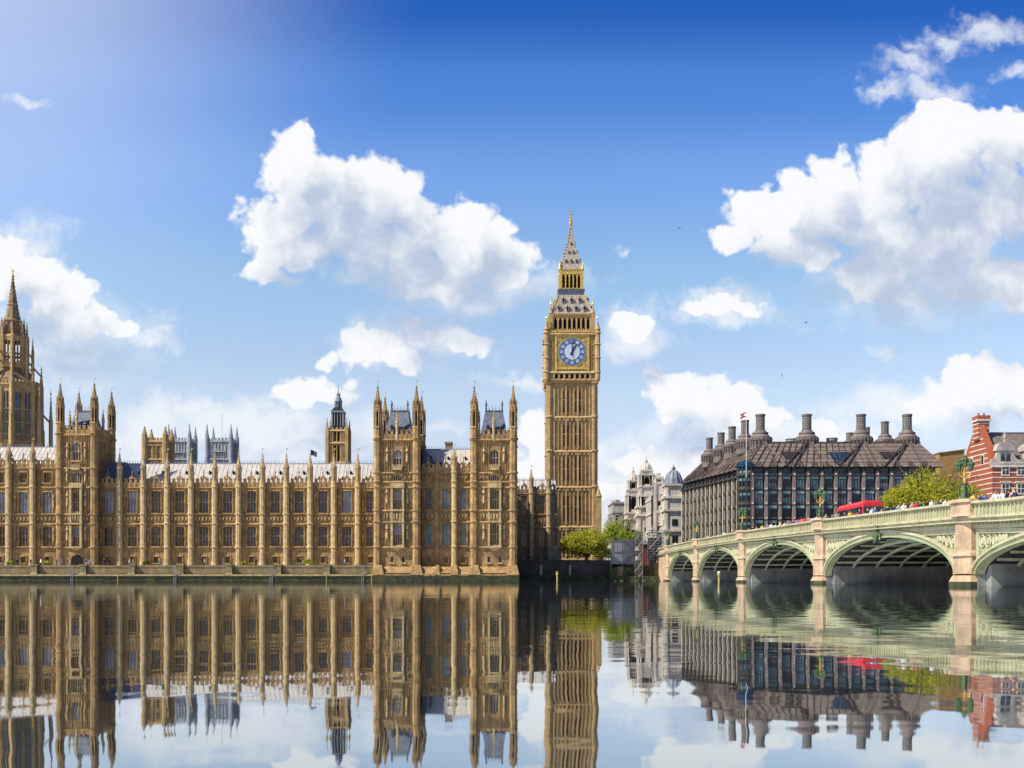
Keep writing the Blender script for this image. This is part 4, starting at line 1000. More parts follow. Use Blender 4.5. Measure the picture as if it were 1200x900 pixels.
# ------------------------------------------------------------------ modern office building beside the bridge
of = thing('office_building', 'dark glass and bronze office block with a hipped bronze roof and tall drum chimneys', 'office building', (X(880,235), 235, GZ))
A = (X(880,235), 235.0); B = (X(1103,235), 235.0); D = (X(800,277), 277.0); Cc = (X(1103,235)-6, 281.0)
ze = Z(547, 235)
core = MB(); core.add([(A[0]+.9,A[1]+.9,0),(B[0]-.9,B[1]+.9,0),(Cc[0],Cc[1],0),(D[0]+.9,D[1],0),(A[0]+.9,A[1]+.9,ze),(B[0]-.9,B[1]+.9,ze),(Cc[0],Cc[1],ze),(D[0]+.9,D[1],ze)],
    [(0,1,5,4),(1,2,6,5),(2,3,7,6),(3,0,4,7),(4,5,6,7)])
part('wall', core, BLUEG, of)
zf = lambda p: Z(p, 235)
floors = [(549,555.5),(558,572),(575,589.5),(592,606.5),(609.5,624),(627,641)]
pitch = 16.3; cols = [881.5+pitch*k for k in range(14)]
bay = None
for k in range(-1, 13):
    x0 = X(cols[k], 235) if k >= 0 else X(cols[0]-pitch, 235); x1 = X((cols[k] if k >= 0 else cols[0]-pitch)+pitch, 235)
    if k < 0: continue
    m_ = MB(); a, b = x0+.55, x1-.55; yb_ = 235.35
    for i, (t0, t1) in enumerate(floors):
        z1_, z0_ = zf(t0), zf(t1)
        m_.box(a, b, yb_+.12, yb_+.3, z0_+(z1_-z0_)*.0, z1_, 2)                     # dark bay behind
        if i: 
            hh = z1_-z0_
            m_.box(a+.18, b-.18, yb_, yb_+.16, z0_+hh*.06, z0_+hh*(.68 if (i*5+k*3) % 4 else .42), 3 if (i+k) % 3 == 0 or i > 2 else 1)   # main light
            m_.box(a+.1, b-.1, yb_-.25, yb_+.1, z0_+hh*.76, z1_-.05, 1)                   # light shelf
            m_.polyxz([(a,z0_-.3),(a,z0_),((a+b)/2,z0_+.22),(b,z0_),(b,z0_-.3)], yb_-.3, yb_+.2, 0)
            for e in (.33, .67): m_.box(a+(b-a)*e-.05, a+(b-a)*e+.05, yb_-.1, yb_+.12, z0_, z1_, 0)
        else:
            m_.box(a+.1, b-.1, yb_-.1, yb_+.1, z0_, z1_, 3)
    o_ = part('window_bay', m_, [BRONZE, GLASST, GLASS, BLUEG], of)
for k in range(14):
    m_ = MB(); x_ = X(cols[k], 235)
    m_.box(x_-.30, x_+.30, 234.6, 235.9, GZ-1, zf(557), 0)
    for (t0, t1) in floors[1:]: m_.box(x_-.13, x_+.13, 234.5, 234.6, zf(t0)+.3, zf(t0)+.56, 1); m_.box(x_-.46, x_+.46, 234.56, 235.9, zf(t0)-.05, zf(t0)+.1, 2)
    m_.frus(x_-.42, x_+.42, 234.6, 235.9, zf(557), x_-.3, x_+.3, 235.3, 236.6, zf(546), 2)
    part('column', m_, [PCOL, WHITE, BRONZE], of)
m_ = MB(); m_.box(A[0]-.3, B[0]+.2, 234.7, 236.5, zf(557.2), zf(555.8)); m_.box(A[0]-.5, B[0]+.4, 234.9, 237, zf(547.2), zf(546)); part('eaves', m_, BRONZE, of)
# side facade, seen at a slant
import mathutils
dv = Vector((D[0]-A[0], D[1]-A[1], 0)); Ls = dv.length; ang = math.atan2(-dv.y, -dv.x)      # local x runs from the far end to the corner
Ms = Matrix.Translation((D[0], D[1], 0)) @ Matrix.Rotation(ang, 4, 'Z')
m_ = MB(); m_.M = Ms; n = 15
m_.box(0, Ls-1.6, .3, .8, 0, ze-.1, 2)
for (t0, t1) in floors[1:]:
    m_.box(0, Ls-1.6, -.15, .35, zf(t1)-.45, zf(t1)+.25, 1)
    for i in range(n*2): 
        a = (Ls-1.6)*i/(n*2); m_.box(a+.45, a+.9, .1, .32, zf(t1)+.4, zf(t0)-.5, 4 if (i*7+int(t0)) % 3 else 3)
for i in range(n+1):
    a = (Ls-1.8)*i/n; m_.box(a-.17, a+.17, -.28, .35, GZ-1, zf(557), 0)
    if i < n: b = a+(Ls-1.8)/n/2; m_.box(b-.06, b+.06, -.12, .35, GZ-1, zf(557), 1)
m_.box(-.2, Ls-1.2, -.7, .9, zf(557), zf(555.5), 1)
m_.box(0, Ls-1.4, 0, .9, zf(555.5), zf(547), 2)
for i in range(n+1): a = (Ls-1.8)*i/n; m_.frus(a-.28, a+.28, -.5, .3, zf(555.5), a-.28, a+.28, .6, 1.2, zf(545), 1); 
part('side_facade', m_, [PCOLL, BRONZE, BLUEG, GLASST, GLASS], of)
# rounded glass corner
m_ = MB(); x_, y_ = A[0]-.6, A[1]+1.6; m_.lathe(x_, y_, [(GZ-1, 1.9), (zf(547), 1.9)], 14, 1)
for (t0, t1) in floors: m_.lathe(x_, y_, [(zf(t1)-.3, 2.1), (zf(t1)+.3, 2.1)], 14, 0); m_.lathe(x_, y_, [(zf(t0)-1.0, 1.94), (zf(t0)-.5, 1.94)], 14, 2)
for a in range(14): an = a*math.pi/7; m_.box(x_+2.0*math.cos(an)-.1, x_+2.0*math.cos(an)+.1, y_+2.0*math.sin(an)-.1, y_+2.0*math.sin(an)+.1, GZ, zf(547), 0)
m_.lathe(x_, y_, [(zf(547), 2.3), (zf(545), 2.1), (zf(541), 1.3), (zf(538), .3)], 14, 1)
part('corner_turret', m_, [BRONZE, BLUEG, GLASST], of)
# roof
zr = Z(519.5, 243)
R1 = (X(893,243), 243.0); R2 = (X(1076,243), 243.0); R3 = (X(1076,243)-5, 272.0); R4 = (X(826,268), 268.0)
o = [(A[0]-.9,A[1]-.4),(B[0]+.6,B[1]-.4),(Cc[0]+.5,Cc[1]+.5),(D[0]-.6,D[1]+.5)]
m_ = MB(); zl4 = zr-1.2
m_.add([(p[0],p[1],ze) for p in o]+[(R1[0],R1[1],zr),(R2[0],R2[1],zr),(R3[0],R3[1],zr),(R4[0],R4[1],zl4)], [(0,1,5,4),(1,2,6,5),(2,3,7,6),(3,0,4,7),(4,5,6,7)])
def lerp(a, b, t): return tuple(a[i]+(b[i]-a[i])*t for i in range(len(a)))
for (P, Q, S, T, n, hub) in ((o[0],o[1],R1,R2,27,True),(o[3],o[0],R4,R1,28,False)):
    for i in range(n+1):
        e = lerp(P, Q, i/n); u_ = lerp(S, T, i/n); zt_ = zr if hub else zl4+(zr-zl4)*i/n
        if hub: # ribs gather to the chimneys
            u_ = lerp(S, T, i/n)
        out_ = (-.0, -.12) if hub else (-.12, 0)
        m_.tube([(e[0]+out_[0], e[1]+out_[1], ze+.1), (u_[0]+out_[0], u_[1]+out_[1], zt_+.12)], .11 if i % 2 else .07, 4, 1)
    for q in range(1, 6):
        f_ = q/6; e0, e1 = lerp(P, S, f_), lerp(Q, T, f_); z0_ = ze+((zr if hub else zl4)-ze)*f_; z1_ = ze+(zr-ze)*f_
        m_.tube([(e0[0], e0[1]-.05, z0_+.08), (e1[0], e1[1]-.05, z1_+.08)], .045, 4, 1)
# converging ducts on the front slope
for c in (893, 947, 1009.5, 1063):
    for d in (-27, -17, 17, 27):
        if not 880 < c+d < 1100: continue
        m_.tube([(X(c+d,235), 234.5, ze+.2), (X(c+d*.12,243), 242.4, zr+.2)], [.20, .15], 4, 1)
# rooflight and dark plant-room opening
def onroof(px, py):
    f_ = 0; 
    for i in range(200):
        f_ = i/199; Yp = 234.6+(243-234.6)*f_
        if Z(py, Yp) <= ze+(zr-ze)*f_: return (X(px, Yp), Yp-.22, Z(py, Yp)+.1)
    return (X(px,243), 242.8, Z(py,243))
for (pts, mi) in (([(970,530.5),(997,530.5),(987,545),(981,545)], 2), ([(914,530),(937,530),(930,538),(921,538)], 3), ([(1030,530),(1052,530),(1046,538),(1036,538)], 3)):
    q = [onroof(*p) for p in pts]; m_.add(q+[(p[0],p[1]+.4,p[2]-.1) for p in q], [(3,2,1,0),(0,1,5,4),(1,2,6,5),(2,3,7,6),(3,0,4,7)], mi)
    if mi == 2:
        for t_ in (.25,.5,.75): a, b = lerp(q[0],q[1],t_), lerp(q[3],q[2],t_); m_.tube([a,b],.09,4,1)
# projecting dormer hoods along the eaves
for k in range(13):
    x_ = X(cols[k]+pitch/2, 235); m_.frus(x_-.8, x_+.8, 234.5, 236.5, ze-.05, x_-.35, x_+.35, 235.8, 237.2, ze+1.3, 1)
for i in range(15):
    a = (Ls-1.8)*(i+.5)/15; m_.M = Ms; m_.frus(a-.5, a+.5, -.9, .8, ze-.2, a-.2, a+.2, .9, 1.8, ze+1.9, 1); m_.M = None
m_.box(R1[0]-1, R2[0]+.5, 242.9, 243.5, zr-.1, zr+.35, 1)
part('roof', m_, [PROOF, BRONZE, BLUEG, DARK], of)
def chimney(px, Y, base, top, s=1.0, small=False):
    x_ = X(px, Y); k = Y/F; m_ = MB(); zb, zt_ = Z(base, Y), Z(top, Y); H = zt_-zb
    if small:
        m_.lathe(x_, Y, [(zb-1,1.4*s),(zb+H*.5,1.3*s),(zb+H*.55,1.6*s),(zb+H*.9,1.5*s),(zb+H*.92,1.7*s),(zt_,1.6*s)],16)
        part('chimney', m_, [CHIM], of, (x_,Y,zb)); return
    r1 = 12.6*k*s; r0 = 4.75*k*s
    m_.lathe(x_, Y, [(zb-2.5, r1*.9), (zb+H*.02, r1*.9), (zb+H*.03, r1), (zb+H*.15, r1), (zb+H*.16, r1*.9), (zb+H*.27, r1*.64), (zb+H*.28, r1*.72), (zb+H*.33, r1*.70), (zb+H*.345, r1*.56), (zb+H*.40, r0*1.2), (zb+H*.42, r0*1.25), (zb+H*.44, r0)], 20, 1)
    for a in range(20): an = a*math.pi/10; m_.box(x_+r1*math.cos(an)-.1, x_+r1*math.cos(an)+.1, Y+r1*math.sin(an)-.1, Y+r1*math.sin(an)+.1, zb-1, zb+H*.12, 1)
    m_.lathe(x_, Y, [(zb+H*.42, r0), (zb+H*.93, r0)], 16, 0)
    for q in range(6): zz = zb+H*(.46+q*.085); m_.lathe(x_, Y, [(zz, r0*1.0), (zz+.05, r0*1.07), (zz+.28, r0*1.07), (zz+.33, r0)], 16, 1)
    for a in range(8): an = a*math.pi/4+.2; m_.box(x_+r0*math.cos(an)-.07, x_+r0*math.cos(an)+.07, Y+r0*math.sin(an)-.07, Y+r0*math.sin(an)+.07, zb+H*.43, zb+H*.92, 1)
    m_.lathe(x_, Y, [(zb+H*.93, r0*1.02), (zb+H*.935, r0*1.2), (zb+H*.985, r0*1.2), (zt_, r0*1.1)], 16, 1)
    o_ = part('chimney', m_, [CHIM, CHIMD], of, (x_, Y, zb))
    c = MB(); c.lathe(x_, Y, [(zt_-.32, r0*1.22), (zt_-.1, r0*1.22)], 10, 0); part('cap', c, WHITE, o_) if False else None
for (px, Y_, b, t_, s_) in ((891,245,517.5,485.5,1.05),(945.5,245,517.5,485.5,1.05),(1009,245,517.5,485.5,1.05),(1063,245,517.5,485.5,1.05),(873,250,520,492.5,.9),(858,256,525,500,.84),(845,261,530,507,.8),(831.5,266,536,513,.76),(1037,266,519,494,.85)): chimney(px, Y_, b, t_, s_)
chimney(1016, 268, 522, 500.5, .62); chimney(995.5, 266, 522, 507, .75)
chimney(929, 247, 521, 514.5, 1, True); chimney(975, 247, 521, 513.5, .8, True)
flag('flag', 'small red and white flag on a tall pole in front of the drum chimneys', 874.5, 560, 483, 233, 1.3, 1.0, [REDP, WHITE, REDP], left=True)

# ------------------------------------------------------------------ white baroque building with turrets
wb = thing('stone_building', 'pale baroque stone building with domed turrets and columned attic behind the trees and scaffolding', 'building', (42, 300, GZ))
def block(mb, xa, xb, ya, yb, z0, z1, strings=(), step=1.6, win=None, y=True, m=0):
    mb.box(xa, xb, ya, yb, z0, z1, m)
    for s in strings: mb.box(xa-.35, xb+.35, ya-.35, yb+.35, s-.3, s+.3, m)
    if win:
        for (w0, w1) in win:
            n = max(1, int((xb-xa)/2.6))
            for i in range(n): c = xa+(xb-xa)*(i+.5)/n; mb.box(c-.45, c+.45, ya-.04, ya, w0, w1, 1); mb.box(c-.7, c+.7, ya-.25, ya-.0, w1+.05, w1+.35, m)
            n = max(1, int((yb-ya)/3.0))
            for i in range(n): c = ya+(yb-ya)*(i+.5)/n; mb.box(xa-.04, xa, c-.5, c+.5, w0, w1, 1); mb.box(xa-.28, xa, c-.8, c+.8, w1+.05, w1+.4, m); mb.box(xa-.3, xa, c-1.3, c-1.0, w0-1, w1+1.2, m)
m_ = MB()
zz = lambda p: Z(p, 320.0)
block(m_, 41.2, 60, 292, 372, GZ-1, zz(583), [zz(583), zz(600), zz(621)], win=[(zz(598),zz(588)),(zz(617),zz(606)),(zz(634),zz(626)),(zz(648),zz(641))])
for i in range(26): m_.box(41.0, 41.4, 292+i*3.05, 292.6+i*3.05, zz(583), zz(580))
m_.box(40.95, 41.5, 292, 372, zz(580.5), zz(579.3))
part('wall', m_, [PORTLAND, GLASS], wb)
def turret(px, wpx, Y, levels, dome0, dome1, fin, mat_=PORTLAND, domemat=None, base=660):
    """square open-arched turret: levels = [(y_top, halfwidth factor, arch?)]"""
    cx_ = X(px, Y); hw_ = wpx*Y/F/2; z = lambda p: Z(p, Y); cy_ = Y+hw_; m_ = MB(); prev = base
    for (yt, f_, ar) in levels:
        h_ = hw_*f_
        if ar:
            m_.box(cx_-h_*.55, cx_+h_*.55, cy_-h_*.55, cy_+h_*.55, z(prev), z(yt), 1)
            for k in range(4):
                m_.M = Matrix.Translation((cx_, cy_, 0)) @ Matrix.Rotation(k*math.pi/2, 4, 'Z')
                for s_ in (-1, 1): m_.box(s_*h_*.72-h_*.28, s_*h_*.72+h_*.28, -h_, -h_+h_*.6, z(prev), z(yt), 0)
                m_.box(-h_*.5, h_*.5, -h_*.98, -h_*.5, z(prev), z(prev)+(z(yt)-z(prev))*.2, 0)
                arched(m_, -h_*.45, h_*.45, 0, z(yt)-.6, -h_*.97, h_*.4, 0, h_*.5); m_.box(-h_*.5, h_*.5, -h_*.97, -h_*.5, z(yt)-.7, z(yt), 0)
                for s_ in (-1, 1): m_.lathe(s_*h_*.82, -h_*1.08, [(z(prev), .28), (z(yt)-.3, .24)], 8, 0)
                m_.M = None
        else:
            m_.box(cx_-h_, cx_+h_, cy_-h_, cy_+h_, z(prev), z(yt), 0)
            for k in range(4):
                m_.M = Matrix.Translation((cx_, cy_, 0)) @ Matrix.Rotation(k*math.pi/2, 4, 'Z')
                for s_ in (-.85, .85): m_.box(s_*h_-.3, s_*h_+.3, -h_-.25, -h_, z(prev), z(yt), 0)
                if z(yt)-z(prev) > 5:
                    for q in range(int((z(yt)-z(prev))/4)): m_.box(-h_*.3, h_*.3, -h_-.04, -h_, z(prev)+q*4+1.2, z(prev)+q*4+3, 1)
                m_.M = None
        m_.box(cx_-h_*1.18, cx_+h_*1.18, cy_-h_*1.18, cy_+h_*1.18, z(yt)-.25, z(yt)+.3, 0)
        prev = yt
    hd = hw_*levels[-1][1]*1.02; H = z(dome1)-z(dome0); part('turret', m_, [mat_, DARK], wb)
    d = MB(); d.lathe(cx_, cy_, [(z(dome0)-.2, hd*1.02)]+[(z(dome0)+H*math.sin(t_), hd*math.cos(t_)) for t_ in (0, .25, .5, .75, 1.0, 1.25)]+[(z(dome1)-.02, .3)], 12)
    for a in range(12): 
        an = a*math.pi/6+math.pi/12; d.tube([(cx_+hd*1.03*math.cos(t_)*math.cos(an), cy_+hd*1.03*math.cos(t_)*math.sin(an), z(dome0)+H*1.02*math.sin(t_)) for t_ in (0,.4,.8,1.2)], .1, 4)
    d.lathe(cx_, cy_, [(z(dome1)-.1, .45), (z(dome1)+.5, .6), (z(dome1)+.7, .3), (z(fin), .05)], 8)
    part('dome', d, domemat or mat_, wb)
turret(742.7, 19, 366, [(608,.95,False),(601,.9,False),(580,.82,True),(574,.72,False),(563,.62,True)], 562, 553, 545)
turret(758.5, 21, 340, [(604,1.0,False),(594,1.0,False),(581,.84,True),(570,.76,False),(556,.78,True),(551,.6,False)], 551, 541, 534)
turret(772.5, 11, 305, [(600,1.0,False),(566,.95,False),(560,.9,True)], 560, 556.5, 553)
turret(791, 23, 285, [(622,1.0,False),(598,1.0,False),(583,1.0,False),(568,.9,False)], 568, 549.5, 543, domemat=LEAD)
m_ = MB(); block(m_, X(784,283)-.0, X(802,283)+8, 287, 300, GZ-1, Z(590,285), [Z(590,285),Z(612,285)], win=[(Z(610,285),Z(596,285)),(Z(630,285),Z(618,285))]); part('wing', m_, [PORTLAND, GLASS], wb)
m_ = MB(); block(m_, X(718.5,400), X(733,400)+1, 400, 420, GZ-1, Z(589,400), [Z(589,400),Z(600,400)], win=[(Z(620,400),Z(604,400))]); m_.lathe(X(722,400), 402, [(Z(589,400),1.6),(Z(586,400),1.7),(Z(584.5,400),.6)],10); part('far_wing', m_, [PORTLANDD, GLASS], wb)

# ------------------------------------------------------------------ red brick building at the right
rb = thing('brick_building', 'red brick building banded with white stone, gabled, with a tall banded chimney', 'building', (X(1163,225), 225, GZ))
YB = 225.0; xc = X(1163, YB); x2 = X(1330, YB); zb_ = lambda p: Z(p, YB); yk_ = 239.5
ze_ = Z(546, YB); zr_ = Z(508, 232.5)
m_ = MB()
m_.box(xc, x2, YB, yk_, GZ-1, ze_, 0)
m_.polyyz([(YB,ze_),(yk_,ze_),(yk_-1.6,ze_+4.2),(234.6,zr_+.2),(233.6,zr_+1.6),(230.8,zr_+1.6),(229.9,zr_+.2),(YB+1.6,ze_+4.2)], xc, xc+.9, 0)
y_ = 584.0
while y_ > 509:                       # stone bands, proud of the brick
    z_ = zb_(y_)
    if z_ < ze_: m_.box(xc-.06, x2, YB-.06, YB, z_-.11, z_+.11, 1); m_.box(xc-.06, xc-.001, YB-.055, yk_, z_-.11, z_+.11, 1)
    else:
        f_ = min(1, (z_-ze_)/(zr_-ze_)); m_.box(xc-.06, xc-.001, YB+1.2+f_*4.0, yk_-1.2-f_*4.0, z_-.11, z_+.11, 1)
    y_ -= 6.1
for (a, c) in ((567.5,577.5),(545.5,556)):                                                  # front windows
    for px in (1178, 1196, 1216, 1238):
        x_ = X(px, YB); m_.box(x_-.85, x_+.85, YB-.16, YB-.05, zb_(c)-.3, zb_(a)+.3, 1); m_.box(x_-.6, x_+.6, YB-.2, YB-.155, zb_(c), zb_(a), 2)
        m_.box(x_-.05, x_+.05, YB-.25, YB-.19, zb_(c), zb_(a), 1); m_.box(x_-.6, x_+.6, YB-.24, YB-.18, (zb_(c)+zb_(a))/2-.06, (zb_(c)+zb_(a))/2+.06, 1)
        m_.box(x_-1.1, x_+1.1, YB-.35, YB-.05, zb_(a)+.35, zb_(a)+.6, 1)
for yy in (229.5, 235): m_.box(xc-.12, xc-.02, yy-.7, yy+.7, ze_+.6, ze_+2.8, 1); m_.box(xc-.16, xc-.1, yy-.45, yy+.45, ze_+.8, ze_+2.6, 2)
m_.box(xc-.4, x2, YB-.4, YB-.001, ze_-.25, ze_+.25, 1)
part('wall', m_, [BRICK, PORTLAND, GLASS], rb)
m_ = MB(); m_.polyyz([(YB-.3,ze_+.3),(232.3,zr_),(yk_+.3,ze_+.3)], xc+.95, x2); m_.box(xc+1, x2, 232.1, 232.5, zr_-.02, zr_+.25, 1); part('roof', m_, [TILE, LEAD], rb)
m_ = MB(); x_ = X(1147.5, 232.3)-.0; x_ = xc+1.0
px_ch = 1147.5; yc = 600
cy_ = 232.3; cxm = X(px_ch, cy_); cxm = xc+.9-.0 if cxm < xc else cxm
def chim(cxm, cy_, w_, d_, z0, z1):
    m_ = MB(); m_.box(cxm-w_, cxm+w_, cy_-d_, cy_+d_, z0, z1)
    n = int((z1-z0)/.95)
    for q in range(n): z_ = z0+.4+q*.95; m_.box(cxm-w_-.05, cxm+w_+.05, cy_-d_-.05, cy_+d_+.05, z_, z_+.25, 1)
    m_.box(cxm-w_-.3, cxm+w_+.3, cy_-d_-.3, cy_+d_+.3, z1-1.0, z1-.6, 1); m_.box(cxm-w_-.15, cxm+w_+.15, cy_-d_-.15, cy_+d_+.15, z1-.6, z1+.2, 0)
    for e in (-.5, .5): m_.lathe(cxm+e*w_, cy_, [(z1+.2,.2),(z1+.9,.17)], 8, 0)
    return part('chimney', m_, [BRICK, PORTLAND], rb)
chim(X(1148.5,235)+.4, 234.5, 1.1, 1.3, zr_-2.5, Z(489,234)) if False else chim(xc+.75, 232.2, 1.15, 1.35, zr_-1.5, Z(489,232.2))
for (px, w) in ((1178, 2.1), (1212, 2.1)):                       # curved-pediment dormers in pale stone
    x_ = X(px, YB); m_ = MB(); m_.box(x_-w*.78, x_+w*.78, YB-.15, YB+5, ze_+.26, ze_+3.1, 0)
    for s_ in (-1, 1): m_.polyxz([(x_+s_*w*.78,ze_+.3),(x_+s_*w*1.5,ze_+.3),(x_+s_*w*1.35,ze_+1.2),(x_+s_*w*1.0,ze_+1.6),(x_+s_*w*.78,ze_+2.7)], YB-.12, YB+.5, 0)
    m_.polyxz([(x_-w*.95,ze_+3.1)]+[(x_+w*.9*math.cos(t_), ze_+3.3+w*.75*math.sin(t_)) for t_ in [math.pi*(1-q/10) for q in range(11)]]+[(x_+w*.95,ze_+3.1)], YB-.35, YB+3.5, 0)
    m_.box(x_-w*.45, x_+w*.45, YB-.2, YB-.14, ze_+1.0, ze_+2.5, 1); m_.box(x_-.05, x_+.05, YB-.25, YB-.19, ze_+1, ze_+2.5, 0)
    m_.lathe(x_, YB+.2, [(ze_+3.3+w*.7,.3),(ze_+3.3+w*.75+.6,.2),(ze_+3.3+w*.75+.8,.35),(ze_+3.3+w*.75+2.2,.03)], 8, 0)
    part('dormer', m_, [PORTLANDD, GLASS], rb)
m_ = MB(); x_ = X(1192,229); m_.lathe(x_+4, 231, [(zr_-1.5,1.2),(zr_+.9,1.2),(zr_+1.0,1.5),(zr_+1.5,1.4)], 10); part('roof_vent', m_, TILE, rb)
# brown brick slab behind
bs = thing('brown_brick_block', 'plain brown brick block standing between the office roof and the red brick building', 'building', (X(1114,300), 300, GZ))
m_ = MB(); x0, x1 = X(1100.5,300), X(1125,300)
m_.polyxz([(x0,GZ-1),(x1+1.2,GZ-1),(x1+1.2,Z(527.5,300)),(x0,Z(531.5,300))], 300, 318, 0); part('wall', m_, BRICKB, bs)
m_ = MB(); m_.polyxz([(x0-.2,Z(531.5,300)),(x1+1.4,Z(527.5,300)),(x1+1.4,Z(526.3,300)),(x0-.2,Z(530.3,300))], 299.7, 318.2); part('coping', m_, STONED, bs)

# ------------------------------------------------------------------ the road bridge
XB, BW = 29.5, 26.0
br = thing('bridge', 'pale green iron arch bridge on granite piers climbing towards the right of the river', 'bridge', (XB, 140, 0))
def topz(Y):                       # parapet top along the bridge
    pts = [(-40,4.9),(38,5.0),(64,5.2),(71.7,5.47),(105,6.1),(140.5,6.5),(177,6.68),(208,6.6),(232,6.3)]
    for i in range(len(pts)-1):
        if pts[i][0] <= Y <= pts[i+1][0]:
            t_ = (Y-pts[i][0])/(pts[i+1][0]-pts[i][0]); return pts[i][1]+(pts[i+1][1]-pts[i][1])*t_
    return pts[-1][1] if Y > 0 else pts[0][1]
PIERS = [3.0, 36.5, 71.7, 105.3, 140.8, 175.8, 208.5]; PH = 1.55       # half thickness of a pier along the bridge
SKEY = {208.5:2.6, 175.8:3.0, 140.8:3.0, 105.3:2.35, 71.7:1.95, 36.5:1.9, 3.0:1.9}
def strip_yz(mb, ya, yb, f0, f1, x, n=24, m=0, flip=False):
    A = [(x, ya+(yb-ya)*i/n, f0(ya+(yb-ya)*i/n)) for i in range(n+1)]; B = [(x, p[1], f1(p[1])) for p in A]
    mb.strip(A, B, m)
def ell(Yc, a, z0, r):
    return lambda Y: z0+r*math.sqrt(max(0, 1-((Y-Yc)/a)**2))
def arcpts(Yc, a, z0, r, n=40): return [(Yc-a*math.cos(math.pi*i/n), z0+r*math.sin(math.pi*i/n)) for i in range(n+1)]
def band(mb, P0, P1, x0, x1, m=0):
    """solid between two profile curves in YZ, from x0 to x1"""
    n = len(P0); vs = []
    for x in (x0, x1): vs += [(x, p[0], p[1]) for p in P0]+[(x, p[0], p[1]) for p in P1]
    fs = []
    for i in range(n-1):
        fs += [(i, n+i, n+i+1, i+1), (2*n+i, 2*n+i+1, 3*n+i+1, 3*n+i), (i, i+1, 2*n+i+1, 2*n+i), (n+i, 3*n+i, 3*n+i+1, n+i+1)]
    fs += [(0, 2*n, 3*n, n), (n-1, 2*n-1, 4*n-1, 3*n-1)]
    mb.add(vs, fs, m)
COR = 1.75                          # cornice underside below the parapet top
for s in range(len(PIERS)-1):
    y0, y1 = PIERS[s]+PH, PIERS[s+1]-PH; Yc = (y0+y1)/2; a = (y1-y0)/2-.15; z0 = .75
    crown = topz(Yc)-1.62-.42; r = crown-z0; near = s >= 1
    arch = thing_ = None
    # outer face ring, two mouldings
    m_ = MB(); n = 44
    P = arcpts(Yc, a, z0, r, n); Q = arcpts(Yc, a+.62, z0, r+.5, n); Q2 = arcpts(Yc, a+.16, z0, r+.12, n)
    band(m_, P, Q, XB+BW-.35, XB+BW+.22, 0); part('arch', m_, GREEN, br); m_ = MB(); band(m_, P, Q, XB-.22, XB+.35, 0)
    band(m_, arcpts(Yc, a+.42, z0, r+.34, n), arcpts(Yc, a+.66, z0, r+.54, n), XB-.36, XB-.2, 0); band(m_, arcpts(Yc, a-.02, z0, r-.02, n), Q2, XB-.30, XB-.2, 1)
    ar = part('arch', m_, [GREEN, GREEND], br)
    # ribs under the deck
    for k in range(1, 12):
        m_ = MB(); xr_ = XB+BW*k/12
        band(m_, arcpts(Yc, a-.16, z0, r-.36, 40), arcpts(Yc, a, z0, r-.12, 40), xr_-.10, xr_+.10, 0); part('rib', m_, RIBG, ar)
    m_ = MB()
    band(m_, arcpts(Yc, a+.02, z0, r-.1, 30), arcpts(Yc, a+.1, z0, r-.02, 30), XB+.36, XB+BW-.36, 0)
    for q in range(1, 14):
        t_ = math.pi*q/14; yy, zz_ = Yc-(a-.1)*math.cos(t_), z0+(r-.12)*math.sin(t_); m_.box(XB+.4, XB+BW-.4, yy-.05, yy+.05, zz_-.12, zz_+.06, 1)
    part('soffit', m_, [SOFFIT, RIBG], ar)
    # spandrel: plain plate with a raised border and pierced tracery in the corners
    m_ = MB(); nn = 48; ys = [y0+(y1-y0)*i/nn for i in range(nn+1)]; e = ell(Yc, a+.6, z0, r+.48)
    def lowz(Y): return max(z0, e(Y)) if abs(Y-Yc) < a+.6 else z0
    xx = XB+BW-.02; m_.strip([(xx, y, lowz(y)) for y in ys], [(xx, y, topz(y)-COR) for y in ys], 0); part('spandrel', m_, GREEN, br); m_ = MB()
    xx = XB+.02; m_.strip([(xx, y, lowz(y)) for y in ys], [(xx, y, topz(y)-COR) for y in ys], 0)
    for sg in (-1, 1):
        ye = Yc+sg*(a+.02)+sg*.0; yi = Yc+sg*(a+.15)
        m_.box(XB-.16, XB+.01, min(yi, yi-sg*.35), max(yi, yi-sg*.35), e(yi-sg*.35)+.0, topz(yi)-COR-.02, 0)       # upright border
        L_ = a*.52; A0 = []; A1 = []
        for i in range(9): y_ = yi-sg*L_*i/8; A0.append((y_, topz(y_)-COR-.02)); A1.append((y_, topz(y_)-COR-.30))
        band(m_, A1, A0, XB-.17, XB+.01, 0)
        # recessed dark-green field and scroll work
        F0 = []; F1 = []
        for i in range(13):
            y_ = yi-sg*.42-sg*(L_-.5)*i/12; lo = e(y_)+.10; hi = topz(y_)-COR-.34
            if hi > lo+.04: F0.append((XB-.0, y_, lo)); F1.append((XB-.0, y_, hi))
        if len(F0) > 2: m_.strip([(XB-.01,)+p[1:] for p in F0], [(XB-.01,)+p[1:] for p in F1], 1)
        yq = yi-sg*.75
        while True:
            lo, hi = e(yq)+.12, topz(yq)-COR-.36; h_ = hi-lo
            if h_ < .28 or abs(yq-yi) > L_: break
            rr = min(.42, h_/2*.9, .5); nr = max(1, int(h_/(2*rr)))
            for q in range(nr):
                zc_ = hi-rr-q*2*rr
                if zc_-rr < lo-.05: break
                for (r_, w_) in ((rr*.92, .05), (rr*.45, .04)):
                    pts = [(XB-.08, yq+r_*math.cos(t_*math.pi/6), zc_+r_*math.sin(t_*math.pi/6)) for t_ in range(13)]; m_.tube(pts, w_, 4, 0)
                m_.box(XB-.12, XB-.02, yq-.13, yq+.13, zc_-.18, zc_+.18, 0)
            yq -= sg*rr*2.1
    yq = y0+.8
